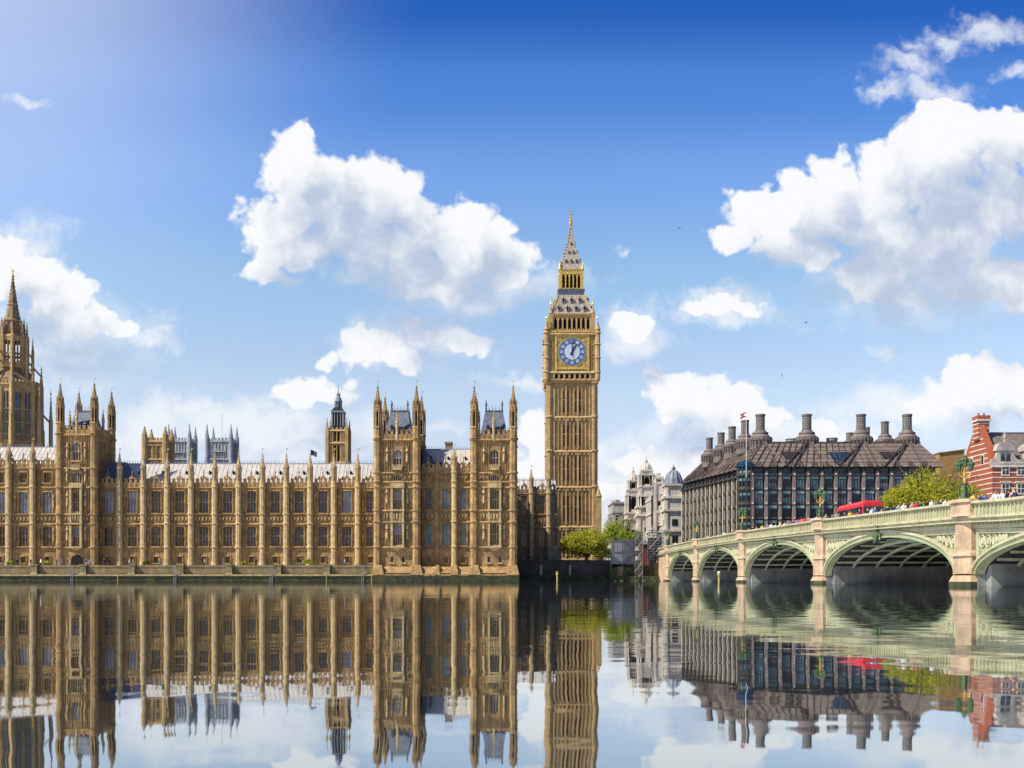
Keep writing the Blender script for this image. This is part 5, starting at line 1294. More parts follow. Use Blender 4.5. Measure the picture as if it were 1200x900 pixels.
    while yq < y1-.6:
        m_.box(XB-.03, XB+.03, yq-.03, yq+.03, lowz(yq), topz(yq)-COR, 1); yq += 1.9
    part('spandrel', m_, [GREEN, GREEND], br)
    # crown boss
    m_ = MB(); zc_ = topz(Yc)-COR-.12; m_.polyyz([(Yc-.45,zc_+.45),(Yc-.45,zc_-.05),(Yc,zc_-.6),(Yc+.45,zc_-.05),(Yc+.45,zc_+.45)], XB-.55, XB-.2); m_.lathe(XB-.4, Yc, [(zc_+.4,.3),(zc_+.7,.35),(zc_+.95,.05)], 8)
    for sg in (-1, 1): m_.tube([(XB-.4,Yc+sg*.4,zc_+.2),(XB-.4,Yc+sg*.8,zc_+.0),(XB-.4,Yc+sg*.75,zc_-.3)], .12, 5)
    part('boss', m_, LAMPG, br)
# cornice, parapet, deck
def along(mb, x0, x1, d0, d1, m=0, ya=-30, yb=231, step=3.5):
    n = int((yb-ya)/step); P0 = []; P1 = []
    for i in range(n+1): y = ya+(yb-ya)*i/n; P0.append((y, topz(y)+d0)); P1.append((y, topz(y)+d1))
    band(mb, P0, P1, x0, x1, m)
for (side, xo, d) in (('near', XB, -1), ('far', XB+BW, 1)):
    m_ = MB()
    def bx_(a0, a1, d0, d1, m=0): along(m_, min(xo+d*a0, xo+d*a1), max(xo+d*a0, xo+d*a1), d0, d1, m)
    bx_(.48, -.30, -.16, 0, 0); bx_(.22, -.22, -.92, -.16, 0); bx_(.50, -.3, -1.08, -.92, 0); bx_(.72, -.3, -1.36, -1.28, 0); bx_(.34, -.1, -1.28, -1.08, 0); bx_(.18, -.1, -COR, -1.36, 0)
    if side == 'near':
        y = 52.0
        while y < 208:
            t_ = topz(y)
            m_.box(xo-.32, xo-.225, y-.05, y+.05, t_-.86, t_-.22, 0)                     # little panel posts
            m_.box(xo-.232, xo-.222, y+.12, y+.42, t_-.76, t_-.34, 1)                      # pierced trefoils
            m_.box(xo-.34, xo-.19, y+.1, y+.3, t_-1.50, t_-1.37, 1)                        # dentils
            y += .54
    part('parapet', m_, [GREEN, GREEND], br)
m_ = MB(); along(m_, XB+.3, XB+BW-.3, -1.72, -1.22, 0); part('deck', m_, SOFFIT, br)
m_ = MB(); along(m_, XB+4.3, XB+BW-4.3, -1.216, -1.20, 0); part('roadway', m_, ASPH, br)
for xa, xb_ in ((XB+.3, XB+4.3), (XB+BW-4.3, XB+BW-.3)): m_ = MB(); along(m_, xa, xb_, -1.216, -1.07, 0); part('footway', m_, PAVE, br)
# piers
for k, yp in enumerate(PIERS):
    zk = SKEY[yp]; zt_ = topz(yp); m_ = MB()
    zq = min(zt_-COR, 5.2)
    m_.box(XB-.1, XB+BW+.1, yp-PH-.12, yp+PH+.12, -2, .74, 1); m_.box(XB+.45, XB+BW-.45, yp-PH-.85, yp+PH+.85, -1.9, 2.05, 1)                            # river pier below the springing
    m_.box(XB+.1, XB+BW-.1, yp-PH, yp+PH, 2.15, zt_-1.75, 1)
    for xo, d in ((XB, -1), (XB+BW, 1)):
        def hexp(r_, dep, z0, z1, r2=None, dep2=None, m=0):
            r2 = r2 or r_; dep2 = dep2 or dep
            f = lambda rr, dd, z: [(xo, yp-rr, z), (xo+d*dd*.55, yp-rr, z), (xo+d*dd, yp-rr*.52, z), (xo+d*dd, yp+rr*.52, z), (xo+d*dd*.55, yp+rr, z), (xo, yp+rr, z)]
            v = f(r_, dep, z0)+f(r2, dep2, z1); m_.add(v, [(0,1,2,3,4,5)[::-1], (6,7,8,9,10,11)]+[(i,(i+1)%6,6+(i+1)%6,6+i) for i in range(6)], m)
        hexp(1.6, .95, -2, .3, m=2); hexp(1.6, .95, .3, .7, 1.4, .74, m=0)
        hexp(1.38, .72, .8, zk, m=0); hexp(1.5, .86, zk, zk+.2, m=3); hexp(1.5, .86, zk+.2, zk+.36, 1.26, .62, m=0)
        hexp(1.22, .60, zk+.36, zt_-.98, m=0); hexp(1.44, .92, zt_-.98, zt_-.80, m=3); hexp(1.40, .86, zt_-.80, zt_-.10, m=0); hexp(1.54, 1.02, zt_-.10, zt_+.10, m=3)
    part('pier', m_, [GRANITE, GREYWALL, ALGAE, mat('granite_band_%d' % k, (0.47,0.33,0.22), .8, var=.15)] if k == 0 else [GRANITE, GREYWALL, ALGAE, bpy.data.materials['granite_band_0']], br)
# abutment mass on the palace side
m_ = MB(); m_.box(XB+.3, XB+BW-.3, 209.8, 232, -2, 4.7, 0); m_.box(XB-.3, XB+.3, 209.8, 228, -2, topz(215)-1.75, 0); part('abutment', m_, GRANITE, br)

# triple lanterns on the piers
def make_lamp():
    t = thing('street_lamp', 'x', 'street lamp', (0,0,0), 'triple lanterns along the bridge parapet')
    m_ = MB(); m_.lathe(0,0,[(0,.34),(.12,.34),(.16,.26),(.55,.22),(.6,.28),(.68,.2),(1.0,.13),(1.05,.2),(1.12,.1)],8,0)
    for a in range(4): an = a*math.pi/2; m_.tube([(.16*math.cos(an),.16*math.sin(an),1.05),(.34*math.cos(an),.34*math.sin(an),.75),(.3*math.cos(an),.3*math.sin(an),.2)], .05, 4, 0)
    m_.lathe(0,0,[(1.1,.075),(1.5,.07),(1.55,.14),(1.62,.07),(2.15,.05)],8,1)
    localpart('post', m_, [LAMPG, GOLD], t)
    for s_ in (-1, 1):
        m_ = MB(); m_.tube([(0,0,1.55),(0,s_*.16,1.5),(0,s_*.34,1.62),(0,s_*.36,1.85)], .035, 5, 0); m_.tube([(0,s_*.05,1.7),(0,s_*.2,1.85),(0,s_*.3,1.7)], .025, 4, 0); localpart('arm', m_, [GOLD], t)
    for (yy, zz_) in ((-.36,1.85),(.36,1.85),(0,2.15)):
        m_ = MB(); m_.lathe(0,0,[(0,.08),(.04,.12),(.42,.23),(.44,.26),(.5,.24)],8,0); lt = localpart('lantern', m_, [LANTG], t, at=(0,yy,zz_))
        m_ = MB(); m_.lathe(0,0,[(.44,.28),(.5,.27),(.62,.13),(.66,.15),(.8,.02)],8,0)
        for a in range(8): an = math.pi/8+a*math.pi/4; m_.tube([(.12*math.cos(an),.12*math.sin(an),.04),(.24*math.cos(an),.24*math.sin(an),.44)], .018, 4, 0)
        localpart('frame', m_, [LAMPG], lt)
    return t
lamp0 = make_lamp(); lamp_labels = {71.7:'nearest and tallest triple lantern, on the bridge pier before the leafy tree and brick building',
 105.3:'triple lantern on the bridge pier standing just left of the red bus', 140.8:'triple lantern on the pier in front of the rounded glass office corner',
 175.8:'triple lantern on the pier in front of the slanting office side', 208.5:'farthest and smallest triple lantern, at the palace end of the bridge',
 36.5:'triple lantern on a bridge pier beyond the right edge', }
for i, yp in enumerate([71.7,105.3,140.8,175.8,208.5]):
    o = lamp0 if i == 0 else copy_tree(lamp0)
    o.location = (XB-.25, yp, topz(yp)+.1); o.rotation_euler.z = R(68); o['label'] = lamp_labels[yp]
    o.scale = (1.0,)*3 if i else (1,)*3

# ------------------------------------------------------------------ buses
def make_bus():
    t = thing('double_decker_bus', 'x', 'bus', (0,0,0), 'red buses crossing the bridge')
    m_ = MB(); L, w, H = 5.4, 1.25, 4.1
    prof = [(-w,.35),(-w,3.75),(-w+.18,4.0),(-w+.5,H),(w-.5,H),(w-.18,4.0),(w,3.75),(w,.35)]
    n = len(prof); ends = [(-L,1),(-L+.25,1),(L-.5,1),(L,.97)]
    vs = [(x*(1 if abs(y) < L else .94), y, z if z < 3.9 or abs(y) < L else z-.18) for y, _ in ends for x, z in prof]; fs = []
    for i in range(3):
        for j in range(n): fs.append((i*n+j, (i+1)*n+j, (i+1)*n+(j+1)%n, i*n+(j+1)%n))
    fs += [tuple(range(n)), tuple(3*n+j for j in range(n))[::-1]]; m_.add(vs, fs, 0)
    m_.box(-w+.45, w-.45, -L+.6, L-.8, H-.01, H+.06, 0)
    localpart('body', m_, [REDP], t)
    for (z0_, z1_) in ((1.25,2.05),(2.75,3.4)):
        for s_ in (-1, 1):
            g = MB(); g.box(min(s_*w,s_*(w+.012)), max(s_*w,s_*(w+.012)), -L+.3, L-.6, z0_, z1_, 0)
            for q in range(7): y_ = -L+.3+(2*L-.9)*q/6; g.box(min(s_*(w+.01),s_*(w+.022)), max(s_*(w+.01),s_*(w+.022)), y_-.04, y_+.04, z0_, z1_, 1)
            localpart('side_window', g, [GLASS, BLACK], t)
        g = MB(); g.box(-w+.1, w-.1, -L-.02, -L+.0, z0_, z1_+.05, 0); localpart('windscreen', g, [GLASS], t)
    for y_ in (-3.4, 2.6):
        for s_ in (-1, 1):
            g = MB(); g.M = Matrix.Translation((s_*(w-.12), y_, .5)) @ Matrix.Rotation(math.pi/2, 4, 'Y'); g.lathe(0,0,[(-.13,.48),(.13,.48)],16,0); g.lathe(0,0,[(-.14,.25),(.14,.25)],12,1); localpart('wheel', g, [BLACK, STEEL], t)
    return t
b0 = make_bus(); b0.scale = (.87,.87,.87); b0.location = (XB+8.2, 120.5, topz(120)-1.2); b0['label'] = 'nearer red double decker bus between the lantern and the leafy tree'
b1 = copy_tree(b0, None, (XB+10, 151, topz(151)-1.7)); b1['label'] = 'farther red bus, only its roof showing left of the gilded lantern post'
# cars on the bridge
def make_car(paint):
    t = thing('parked_car', 'x', 'car', (0,0,0), 'cars crossing the bridge')
    m_ = MB(); m_.frus(-.88,.88,-2.1,2.1,.3,-.85,.85,-2.15,2.1,.62); m_.frus(-.85,.85,-2.15,2.1,.62,-.8,.8,-2.0,2.0,.9); m_.frus(-.78,.78,-1.1,1.8,.9,-.6,.6,-.45,1.2,1.42); localpart('body', m_, [paint], t)
    g = MB(); g.frus(-.785,.785,-1.0,1.6,.95,-.645,.645,-.5,1.15,1.36); g.frus(-.7,.7,-1.12,1.84,.95,-.56,.56,-.52,1.3,1.36); localpart('windows', g, [GLASS], t)
    for y_ in (-1.35, 1.3):
        for s_ in (-1, 1): g = MB(); g.M = Matrix.Translation((s_*.8, y_, .32)) @ Matrix.Rotation(math.pi/2, 4, 'Y'); g.lathe(0,0,[(-.1,.31),(.1,.31)],14,0); localpart('wheel', g, [BLACK], t)
    return t
c0 = make_car(WHITE); c0.name = 'car'; c0.location = (XB+6.2, 69.4, topz(69)-1.2); c0['label'] = 'white car on the bridge behind the nearest triple lantern'
c1 = copy_tree(c0, None, (XB+6.4, 160, topz(160)-1.2)); c1['label'] = 'white car on the bridge in front of the slanting office side'
del c0['group'], c1['group']

# ------------------------------------------------------------------ people
def person_mesh(name, pose):
    """one continuous skinned figure, 1.72 m tall"""
    st = {'walk': .22, 'stand': .06, 'lean': .05}[pose]; ln = .22 if pose == 'lean' else 0
    V = [((0,0,.94),.13),((0,.0-ln*.3,1.15),.125),((0,-ln*.7,1.38),.14),((0,-ln,1.50),.055),((0,-ln-.01,1.58),.075),((0,-ln-.02,1.68),.085),
         ((.10,0,.88),.085),((.11,-st*.5,.48),.06),((.11,-st*.1-.02 if pose!='walk' else st*.6,.09),.045),((.11,-.14 if pose!='walk' else st*.6-.12,.04),.035),
         ((-.10,0,.88),.085),((-.11,st*.4,.48),.06),((-.11,st*.2 if pose!='walk' else -st*1.0,.09),.045),((-.11,-.10 if pose!='walk' else -st-.12,.04),.035)]
    E = [(0,1),(1,2),(2,3),(3,4),(4,5),(0,6),(6,7),(7,8),(8,9),(0,10),(10,11),(11,12),(12,13)]
    for s_ in (-1, 1):
        b = len(V); el = (s_*.24,.03-ln*.5,1.12) if pose != 'lean' else (s_*.26,-.25,1.2); ha = (s_*.22,-.12 if pose == 'stand' else s_*.14,.86) if pose != 'lean' else (s_*.14,-.45,1.12)
        V += [((s_*.17,-ln*.7,1.40),.06),(el,.045),(ha,.035),((ha[0],ha[1]-.03,ha[2]-.09 if pose!='lean' else ha[2]),.03)]; E += [(2,b),(b,b+1),(b+1,b+2),(b+2,b+3)]
    me = bpy.data.meshes.new(name); me.from_pydata([v for v, _ in V], E, []); o = bpy.data.objects.new('tmp', me); COL.objects.link(o)
    md = o.modifiers.new('s', 'SKIN'); md.use_smooth_shade = True
    for i, (_, r_) in enumerate(V): me.skin_vertices[0].data[i].radius = (r_, r_*(.8 if i in (0,1,2) else 1)); me.skin_vertices[0].data[i].use_root = (i == 0)
    sb = o.modifiers.new('u', 'SUBSURF'); sb.levels = 1
    ev = o.evaluated_get(bpy.context.evaluated_depsgraph_get()); out = bpy.data.meshes.new_from_object(ev)
    bpy.data.objects.remove(o); out.name = name
    for q in range(4): out.materials.append(None)
    for p in out.polygons:
        c = p.center; p.material_index = 0 if (c.z < .93) else 1 if c.z < 1.47 else 2
        if c.z > 1.60 and (c.y > -ln-.03 or c.z > 1.71): p.material_index = 3
        if abs(c.x) > .15 and c.z < .92 and c.z > .7: p.material_index = 2
    return out
POSES = {k: person_mesh('person_'+k, k) for k in ('walk', 'stand', 'lean')}
SKIN = [mat('skin_a', (.55,.33,.23), .6, var=0), mat('skin_b', (.28,.15,.09), .6, var=0)]; HAIR = [mat('hair_a', (.02,.015,.01), .7, var=0), mat('hair_b', (.18,.10,.04), .7, var=0)]
CLO = {n: mat('cloth_'+n, c, .85, var=.08) for n, c in dict(navy=(.02,.03,.08), black=(.02,.02,.02), white=(.7,.7,.68), red=(.5,.04,.03), yellow=(.7,.5,.05), blue=(.08,.2,.45), grey=(.25,.25,.26), green=(.08,.2,.1), pink=(.6,.3,.32)).items()}
TRO = ['navy', 'black', 'grey', 'blue']; TOP = list(CLO); POOL = ['navy','black','grey','white','navy','black','grey','white','blue','green','red','pink','yellow']
def person(x, y, z, pose, top, tr, label, group, rz):
    me = POSES[pose].copy(); 
    for q, m in enumerate((CLO[tr], CLO[top], rnd.choice(SKIN), rnd.choice(HAIR))): me.materials[q] = m
    o = link('person', me, None, (x, y, z), rz); tag(o, label, 'person', group); return o
near = ['the nearest lantern', 'the leafy tree', 'the red bus', 'the gilded lantern', 'the glass office corner', 'the slanting office side', 'the palace end']
def where(Y):
    px = 600+1300*(XB+1)/Y
    return ('right of the nearest lantern' if px > 1142 else 'just left of the nearest lantern' if px > 1110 else 'in front of the leafy tree' if px > 1040 else 'in front of the nearer red bus' if px > 985 else
            'just left of the nearer red bus' if px > 965 else 'in front of the farther red bus' if px > 925 else 'below the dark office front' if px > 880 else 'before the slanting office side' if px > 825 else 'at the far palace end of the bridge')
used = {}; posew = {'walk': 'walking', 'stand': 'standing', 'lean': 'leaning'}
for i in range(78):
    px = 778+(1196-778)*((i+.5)/78)+rnd.uniform(-2, 2); row = rnd.choice([.75, .9, 1.6, 2.6])
    Y = (XB+row)*1300/(px-600)
    if Y > 225: continue
    pose = rnd.choice(['walk','walk','stand','lean'] if row < 1 else ['walk','stand']); tp, tr = rnd.choice(POOL), rnd.choice(TRO)
    lb = f'person in {tp} top and {tr} trousers {posew[pose]} {where(Y)}'
    n_ = used.get(lb, 0); used[lb] = n_+1
    if n_:
        tp = TOP[(TOP.index(tp)+1+n_) % len(TOP)]; lb = f'person in {tp} top and {tr} trousers {posew[pose]} {where(Y)}'
        if lb in used: continue
        used[lb] = 1
    person(XB+row, Y, topz(Y)-1.07, pose, tp, tr, lb, 'people crossing the bridge', math.pi/2*(-1) if pose == 'lean' else rnd.choice([0, math.pi])+rnd.uniform(-.3, .3))
tw = ['left of the pavilion', 'beside the pavilion arch', 'right of the pavilion', 'below the middle of the range', 'near the first northern turret']
seen = set()
for px, wl in ((2,0),(20,0),(36,0),(48,0),(66,1),(73,1),(79,1),(101,1),(106,1),(122,2),(128,2),(152,2),(156,2),(187,3),(240,3),(262,3),(300,3),(352,4),(404,4)):
    tp, tr = rnd.choice(POOL), rnd.choice(TRO); k_ = 0
    while (tp, tr, wl) in seen: tp = TOP[(TOP.index(tp)+1) % len(TOP)]
    seen.add((tp, tr, wl)); Y = rnd.uniform(213.4, 214.5)
    person(X(px, Y), Y, Z(664.5,212), rnd.choice(['stand','walk']), tp, tr, f'person in {tp} top and {tr} trousers on the terrace {tw[wl]}', 'people on the river terrace', rnd.uniform(0, 6))

# ------------------------------------------------------------------ trees and shrubs
def tree(name, label, px, Y, base, top, wpx, leaf, n=7000, seed=1, cat='tree', lumps=11, leafs=.28, x=None, trunk=True, dens=1.0, group=None):
    r_ = random.Random(seed); x_ = X(px, Y) if x is None else x; z0, z1 = Z(base, Y), Z(top, Y); hw_ = wpx*Y/F/2; H = z1-z0
    th = thing(name, label, cat, (x_, Y, z0), group); t = MB(); ends = []
    zc = z0+H*.30
    if trunk:
        t.tube([(x_,Y,z0-1),(x_+.1,Y,z0+H*.12),(x_-.05,Y,zc)], [.05*H, .04*H, .032*H], 7)
        for i in range(15):
            a = i*2.4; rr = hw_*r_.uniform(.45,.85); zz_ = z0+H*r_.uniform(.45,.92); m1 = (x_+rr*.45*math.cos(a), Y+rr*.45*math.sin(a)*.8, zc+(zz_-zc)*.55)
            e = (x_+rr*math.cos(a), Y+rr*math.sin(a)*.8, zz_); t.tube([(x_-.05,Y,z0+H*.12+r_.random()*H*.15), m1, e], [.016*H,.010*H,.004*H], 5); ends.append(e)
            for q in range(3):
                e2 = (e[0]+r_.uniform(-1,1)*hw_*.25, e[1]+r_.uniform(-1,1)*hw_*.2, e[2]+r_.uniform(-.1,.25)*H*.5); t.tube([m1 if q else e, e2], [.007*H,.002*H], 4)
        part('trunk', t, BARK, th)
    C = []
    for i in range(lumps):
        a = i*2.399+r_.random(); rr = hw_*math.sqrt((i+.5)/lumps)*.78
        C.append((x_+rr*math.cos(a), Y+rr*math.sin(a)*.8, z0+H*(.56+.26*(1-(rr/hw_)**1.5)*r_.uniform(.3,1.15)-.16*(rr/hw_)), hw_*r_.uniform(.26,.44)))
    for i in range(lumps): a = r_.uniform(0, 6.28); C.append((x_+hw_*.8*math.cos(a), Y+hw_*.6*math.sin(a), z0+H*r_.uniform(.28,.6), hw_*r_.uniform(.18,.3)))
    m_ = MB()
    for i in range(int(n*dens)):
        c = r_.choice(C); d = Vector((r_.gauss(0,1), r_.gauss(0,1), r_.gauss(0,1))).normalized(); k = c[3]*(r_.random()**.33)*r_.choice((1,1,1.12))
        # sprigs gather in small clusters
        p = Vector(c[:3])+Vector((d.x*k, d.y*k, d.z*k*.8)); q = Vector((math.sin(p.x*2.3+seed)*math.cos(p.z*2.9), math.sin(p.y*2.1), math.sin(p.z*2.7+p.x)))
        if q.x+q.y+q.z < -1.15: continue
        if p.z > z1 or p.z < z0+.15*H: continue
        s = leafs*r_.uniform(.6,1.3); u_ = Vector((r_.gauss(0,1), r_.gauss(0,1), r_.gauss(0,.8))).normalized(); v_ = u_.cross(d+Vector((.1,.2,.3))).normalized()
        m_.add([tuple(p-u_*s*.5), tuple(p+v_*s*.32), tuple(p+u_*s*.6), tuple(p-v_*s*.32)], [(0,1,2,3)])
    part('crown', m_, leaf, th); return th
tree('riverside_tree', 'round yellow-green budding tree in front of the clock tower base', 687, 240, 664, 614, 66, LEAFY, 16000, 3, lumps=16, leafs=.34)
tree('riverside_tree', 'brighter green tree behind the round yellow one, beside the white turrets', 724, 262, 664, 602, 56, LEAFG, 14000, 5, lumps=14, leafs=.38)
tree('plane_tree', 'broad yellow-green tree rising behind the bridge parapet, before the brown brick block', 1090, 190, 640, 540, 112, LEAFY, 30000, 8, lumps=22, leafs=.34)
tree('plane_tree', 'smaller dark tree low behind the bridge between office and broad tree', 1050, 196, 640, 566, 44, LEAFY, 7000, 9, lumps=9, leafs=.3)
sh = [(12, 'leftmost bright shrub on the terrace', LEAFG), (55, 'bright green shrub left of the pavilion door', LEAFG), (237, 'low green shrub left of the terrace middle', LEAFD), (287, 'yellow-green shrub on the terrace middle', LEAFY), (361, 'bushy yellow-green shrub, largest on the terrace', LEAFG), (172, 'small dark shrub right of the pavilion', LEAFD)]
for i, (px, lb, lm) in enumerate(sh):
    tree('shrub', lb, px, 216, 664, 655.5-(2 if i == 4 else 0), 9 if i != 4 else 14, lm, 380, 20+i, 'shrub', 5, .28, trunk=False, group='shrubs along the terrace')

# ------------------------------------------------------------------ embankment right of the palace
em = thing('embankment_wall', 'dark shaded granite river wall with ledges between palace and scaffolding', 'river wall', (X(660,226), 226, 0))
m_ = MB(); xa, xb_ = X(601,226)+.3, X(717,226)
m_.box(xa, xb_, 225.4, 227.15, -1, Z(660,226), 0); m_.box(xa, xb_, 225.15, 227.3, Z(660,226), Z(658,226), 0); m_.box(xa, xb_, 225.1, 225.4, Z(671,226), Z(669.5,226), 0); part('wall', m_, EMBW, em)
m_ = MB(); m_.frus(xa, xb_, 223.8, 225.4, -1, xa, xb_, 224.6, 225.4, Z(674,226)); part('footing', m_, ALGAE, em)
for px in (634, 668):
    m_ = MB(); x_ = X(px,225); m_.box(x_-.25, x_+.25, 224.8, 225.1, Z(676,225), Z(662,225)); part('fender', m_, STEEL, em)
m_ = MB(); x_ = xa
while x_ < xb_: m_.tube([(x_,226.2,Z(658,226)-.02),(x_,226.2,Z(652,226))], .05, 4); x_ += 1.6
for z_ in (652.3, 655): m_.tube([(xa,226.2,Z(z_,226)),(xb_,226.2,Z(z_,226))], .05, 4)
part('railing', m_, BLACK, em)
# small stone kiosk under the tree
ki = thing('kiosk', 'small pale square gate lodge with a dark window behind the river wall', 'lodge', (X(650,246), 246, GZ))
m_ = MB(); x_ = X(650,246); m_.box(x_-1.4, x_+1.4, 246, 249, GZ-.5, Z(642,246)); m_.box(x_-1.6, x_+1.6, 245.8, 249.2, Z(642,246), Z(640.8,246)); part('wall', m_, mat('lodge_render', (.38,.36,.25), .8), ki)
m_ = MB(); m_.box(x_-.42, x_+.42, 245.95, 246.0, Z(652,246), Z(645,246)); part('window', m_, GLASS, ki)
# foreshore masonry, hoarding and scaffolds next to the bridge
fo = thing('masonry_wall', 'mossy brown stepped masonry at the foot of the hoarding by the bridge', 'river wall', (X(745,222), 222, 0))
m_ = MB(); r_ = random.Random(4); x_ = X(714,222)
while x_ < XB-.4:
    w_ = r_.uniform(1.2, 2.6); h_ = r_.uniform(2.6, 3.3); m_.box(x_, x_+w_-.03, 221+r_.uniform(-.3,.3), 227.1, -1, h_, 1 if r_.random() < .5 else 0); x_ += w_
m_.box(X(714,222), XB-.35, 219.6, 221.2, -1, 1.0, 1); part('wall', m_, [mat('brown_masonry', (.17,.12,.07), .9, var=.4, bump=.5, courses=1.0), ALGAE], fo)
r_ = random.Random(11); 
for i in range(9):
    xx = X(712,218)+i*1.55+r_.uniform(-.4,.4); m_ = MB(); s = r_.uniform(.3,.6); yy = 218.6+r_.uniform(-.5,.5)
    m_.lathe(xx, yy, [(-.2,s*1.1),(.05,s),(s*.45,s*.6),(s*.55,s*.2)], 7); o = part('rock', m_, ALGAE, None, (xx,yy,0)); tag(o, 'low mossy rock at the water edge below the stepped masonry', 'rock', 'rocks along the foreshore')
ho = thing('hoarding', 'grey plank hoarding with a sloping handrail standing by the river', 'hoarding', (X(729.5,221), 221, Z(662,221)))
x0, x1 = X(716,221), X(743,221); m_ = MB(); z0_, z1_ = Z(661,221), Z(633,221)
k = 0; x_ = x0
while x_ < x1-.1: m_.box(x_, min(x1, x_+.42), 221+.02*(k%2), 221.15+.02*(k%2), z0_, z1_, 0); x_ += .44; k += 1
for z_ in (z0_+.1, (z0_+z1_)/2, z1_-.15): m_.box(x0, x1, 220.85, 221, z_, z_+.14, 1)
part('boards', m_, [HOARD, STEEL], ho)
m_ = MB()
for xx in (x0, (x0+x1)/2, x1): m_.tube([(xx,220.8,z0_-1.5),(xx,220.8,z1_+.4)], .07, 5)
m_.tube([(X(731,221),220.75,Z(661,221)),(X(743,221),220.75,Z(650,221))], .09, 5); m_.tube([(x0,220.8,z1_+.3),(x1,220.8,z1_+.3)], .06, 5); part('frame', m_, STEEL, ho)
def scaffold(label, pa, pb, Y, base, top, nx, nz, dy=2.2, clad=True, seed=1):
    th = thing('scaffold', label, 'scaffold', (X((pa+pb)/2,Y), Y, Z(base,Y)), 'scaffolds by the bridge abutment'); m_ = MB(); r_ = random.Random(seed)
    xa, xb_, z0_, z1_ = X(pa,Y), X(pb,Y), Z(base,Y), Z(top,Y)
    for i in range(nx+1):
        xx = xa+(xb_-xa)*i/nx
        for yy in (Y, Y+dy): m_.tube([(xx,yy,z0_-.5),(xx,yy,z1_+.3)], .06, 4)
    for k in range(nz+1):
        zz_ = z0_+(z1_-z0_)*k/nz
        for yy in (Y, Y+dy): m_.tube([(xa-.2,yy,zz_),(xb_+.2,yy,zz_)], .05, 4); m_.tube([(xa-.2,yy,zz_+.5),(xb_+.2,yy,zz_+.5)], .04, 4)
        if k < nz:
            for i in range(nx): a, b = xa+(xb_-xa)*i/nx, xa+(xb_-xa)*(i+1)/nx; m_.tube([(a,Y-.05,zz_),(b,Y-.05,zz_+(z1_-z0_)/nz)] if (i+k)%2 else [(b,Y-.05,zz_),(a,Y-.05,zz_+(z1_-z0_)/nz)], .04, 4)
    part('tubes', m_, STEEL, th)
    m_ = MB()
    for k in range(nz): zz_ = z0_+(z1_-z0_)*k/nz; m_.box(xa, xb_, Y+.1, Y+dy-.1, zz_-.06, zz_-.01, 0)
    part('platform', m_, BARK, th)
    if clad:
        m_ = MB(); 
        for k in range(nz):
            for i in range(nx):
                if r_.random() < clad: a, b = xa+(xb_-xa)*i/nx+.06, xa+(xb_-xa)*(i+1)/nx-.06; c = z0_+(z1_-z0_)*k/nz; m_.box(a, b, Y+dy+.08, Y+dy+.12, c+.05, c+(z1_-z0_)/nz-.05)
        part('netting', m_, mat('grey_netting_%d'%seed, (.17,.17,.18), .9, var=.3), th)
scaffold('tall narrow tube scaffold tower reaching down to the foreshore', 744.5, 753, 219.5, 676, 627, 2, 8, 1.6, .35, 1)
scaffold('wide grey scaffold with netting next to the first bridge pier', 761, 777.5, 221, 662, 624, 3, 6, 2.4, .8, 2)
bh = thing('brick_hut', 'dark red brick hut between the two scaffolds', 'hut', (X(757,224), 224, GZ)); m_ = MB(); m_.box(X(752.5,224), X(762,224), 224, 229, GZ-1.5, Z(638,224)); m_.frus(X(752,224), X(762.5,224), 223.7, 229.2, Z(638,224), X(754,224), X(760.5,224), 226, 227, Z(634,224), 1); part('wall', m_, [mat('dark_brick', (.16,.05,.035), .9, var=.3, courses=1.5), TILE], bh)
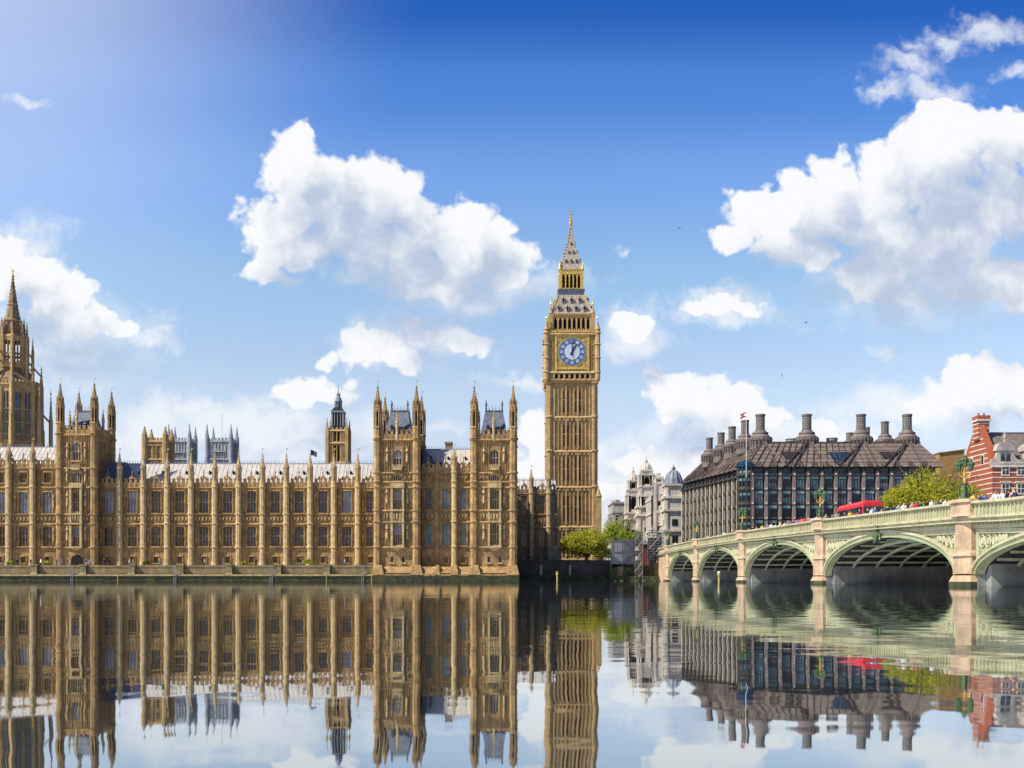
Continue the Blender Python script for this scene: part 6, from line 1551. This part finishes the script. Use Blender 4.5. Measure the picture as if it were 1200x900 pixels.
# navigation markers
def marker(label, px, Y, top, m, w=.26):
    x_ = X(px, Y); th = thing('channel_marker', label, 'marker post', (x_, Y, 0)); b = MB(); zt_ = Z(top, Y); b.lathe(x_, Y, [(-1,w*.55),(zt_*.6,w*.55),(zt_*.62,w),(zt_*.8,w),(zt_*.82,w*.5)], 8); part('post', b, YELL, th)
    b = MB(); b.lathe(x_, Y, [(zt_*.82,w*.4),(zt_*.86,w*.8),(zt_*.95,w*.8),(zt_,.04)], 8); part('head', b, m, th)
marker('small yellow marker post standing in the water before the dark river wall', 653, 205, 669.5, YELL)
marker('yellow marker post with pale head under the second bridge arch', 842.5, 158, 669.5, WHITE)
marker('thin ochre marker post against the terrace ledge, right of the pavilion', 138, 209.5, 672, TERR, .13)
marker('thin ochre marker post against the terrace ledge near the turrets', 382.5, 209.5, 671, TERR, .13)
# gulls
def gull(label, px, py, Y, s, bank):
    m_ = MB(); x_, z_ = X(px,Y), Z(py,Y); pts = [(-.9,0,.18),(-.45,.02,.28),(-.1,0,.05),(0,0,0),(.1,0,.05),(.45,.02,.28),(.9,0,.18)]
    R_ = Matrix.Translation((x_,Y,z_)) @ Matrix.Rotation(bank, 4, 'Y') @ Matrix.Rotation(.6, 4, 'Z') @ Matrix.Scale(s, 4); m_.M = R_
    vs = []; fs = []
    ch = [.03,.12,.17,.17,.17,.12,.03]
    for p, c in zip(pts, ch): vs += [(p[0],p[1]-c,p[2]),(p[0],p[1],p[2]+.035),(p[0],p[1]+c,p[2]),(p[0],p[1],p[2]-.03)]
    for i in range(6):
        for k in range(4): fs.append((i*4+k, (i+1)*4+k, (i+1)*4+(k+1)%4, i*4+(k+1)%4))
    m_.add(vs, fs); m_.M = R_ @ Matrix.Rotation(math.pi/2, 4, 'X'); m_.lathe(0,0,[(-.42,.03),(-.3,.09),(0,.12),(.2,.08),(.3,.09),(.36,.05),(.45,.01)],8)
    o = part('gull', m_, mat('gull_grey', (.12,.12,.13), .7, var=0), None, (x_,Y,z_)); tag(o, label, 'bird')
gull('gull gliding right of the clock tower, highest of the three birds', 796, 268, 150, .5, .3)
gull('dark gull flying below the big right-hand cloud', 945, 378, 130, .45, -.5)
gull('gull flying lowest, above the office chimneys', 916, 440, 130, .4, 1.1)
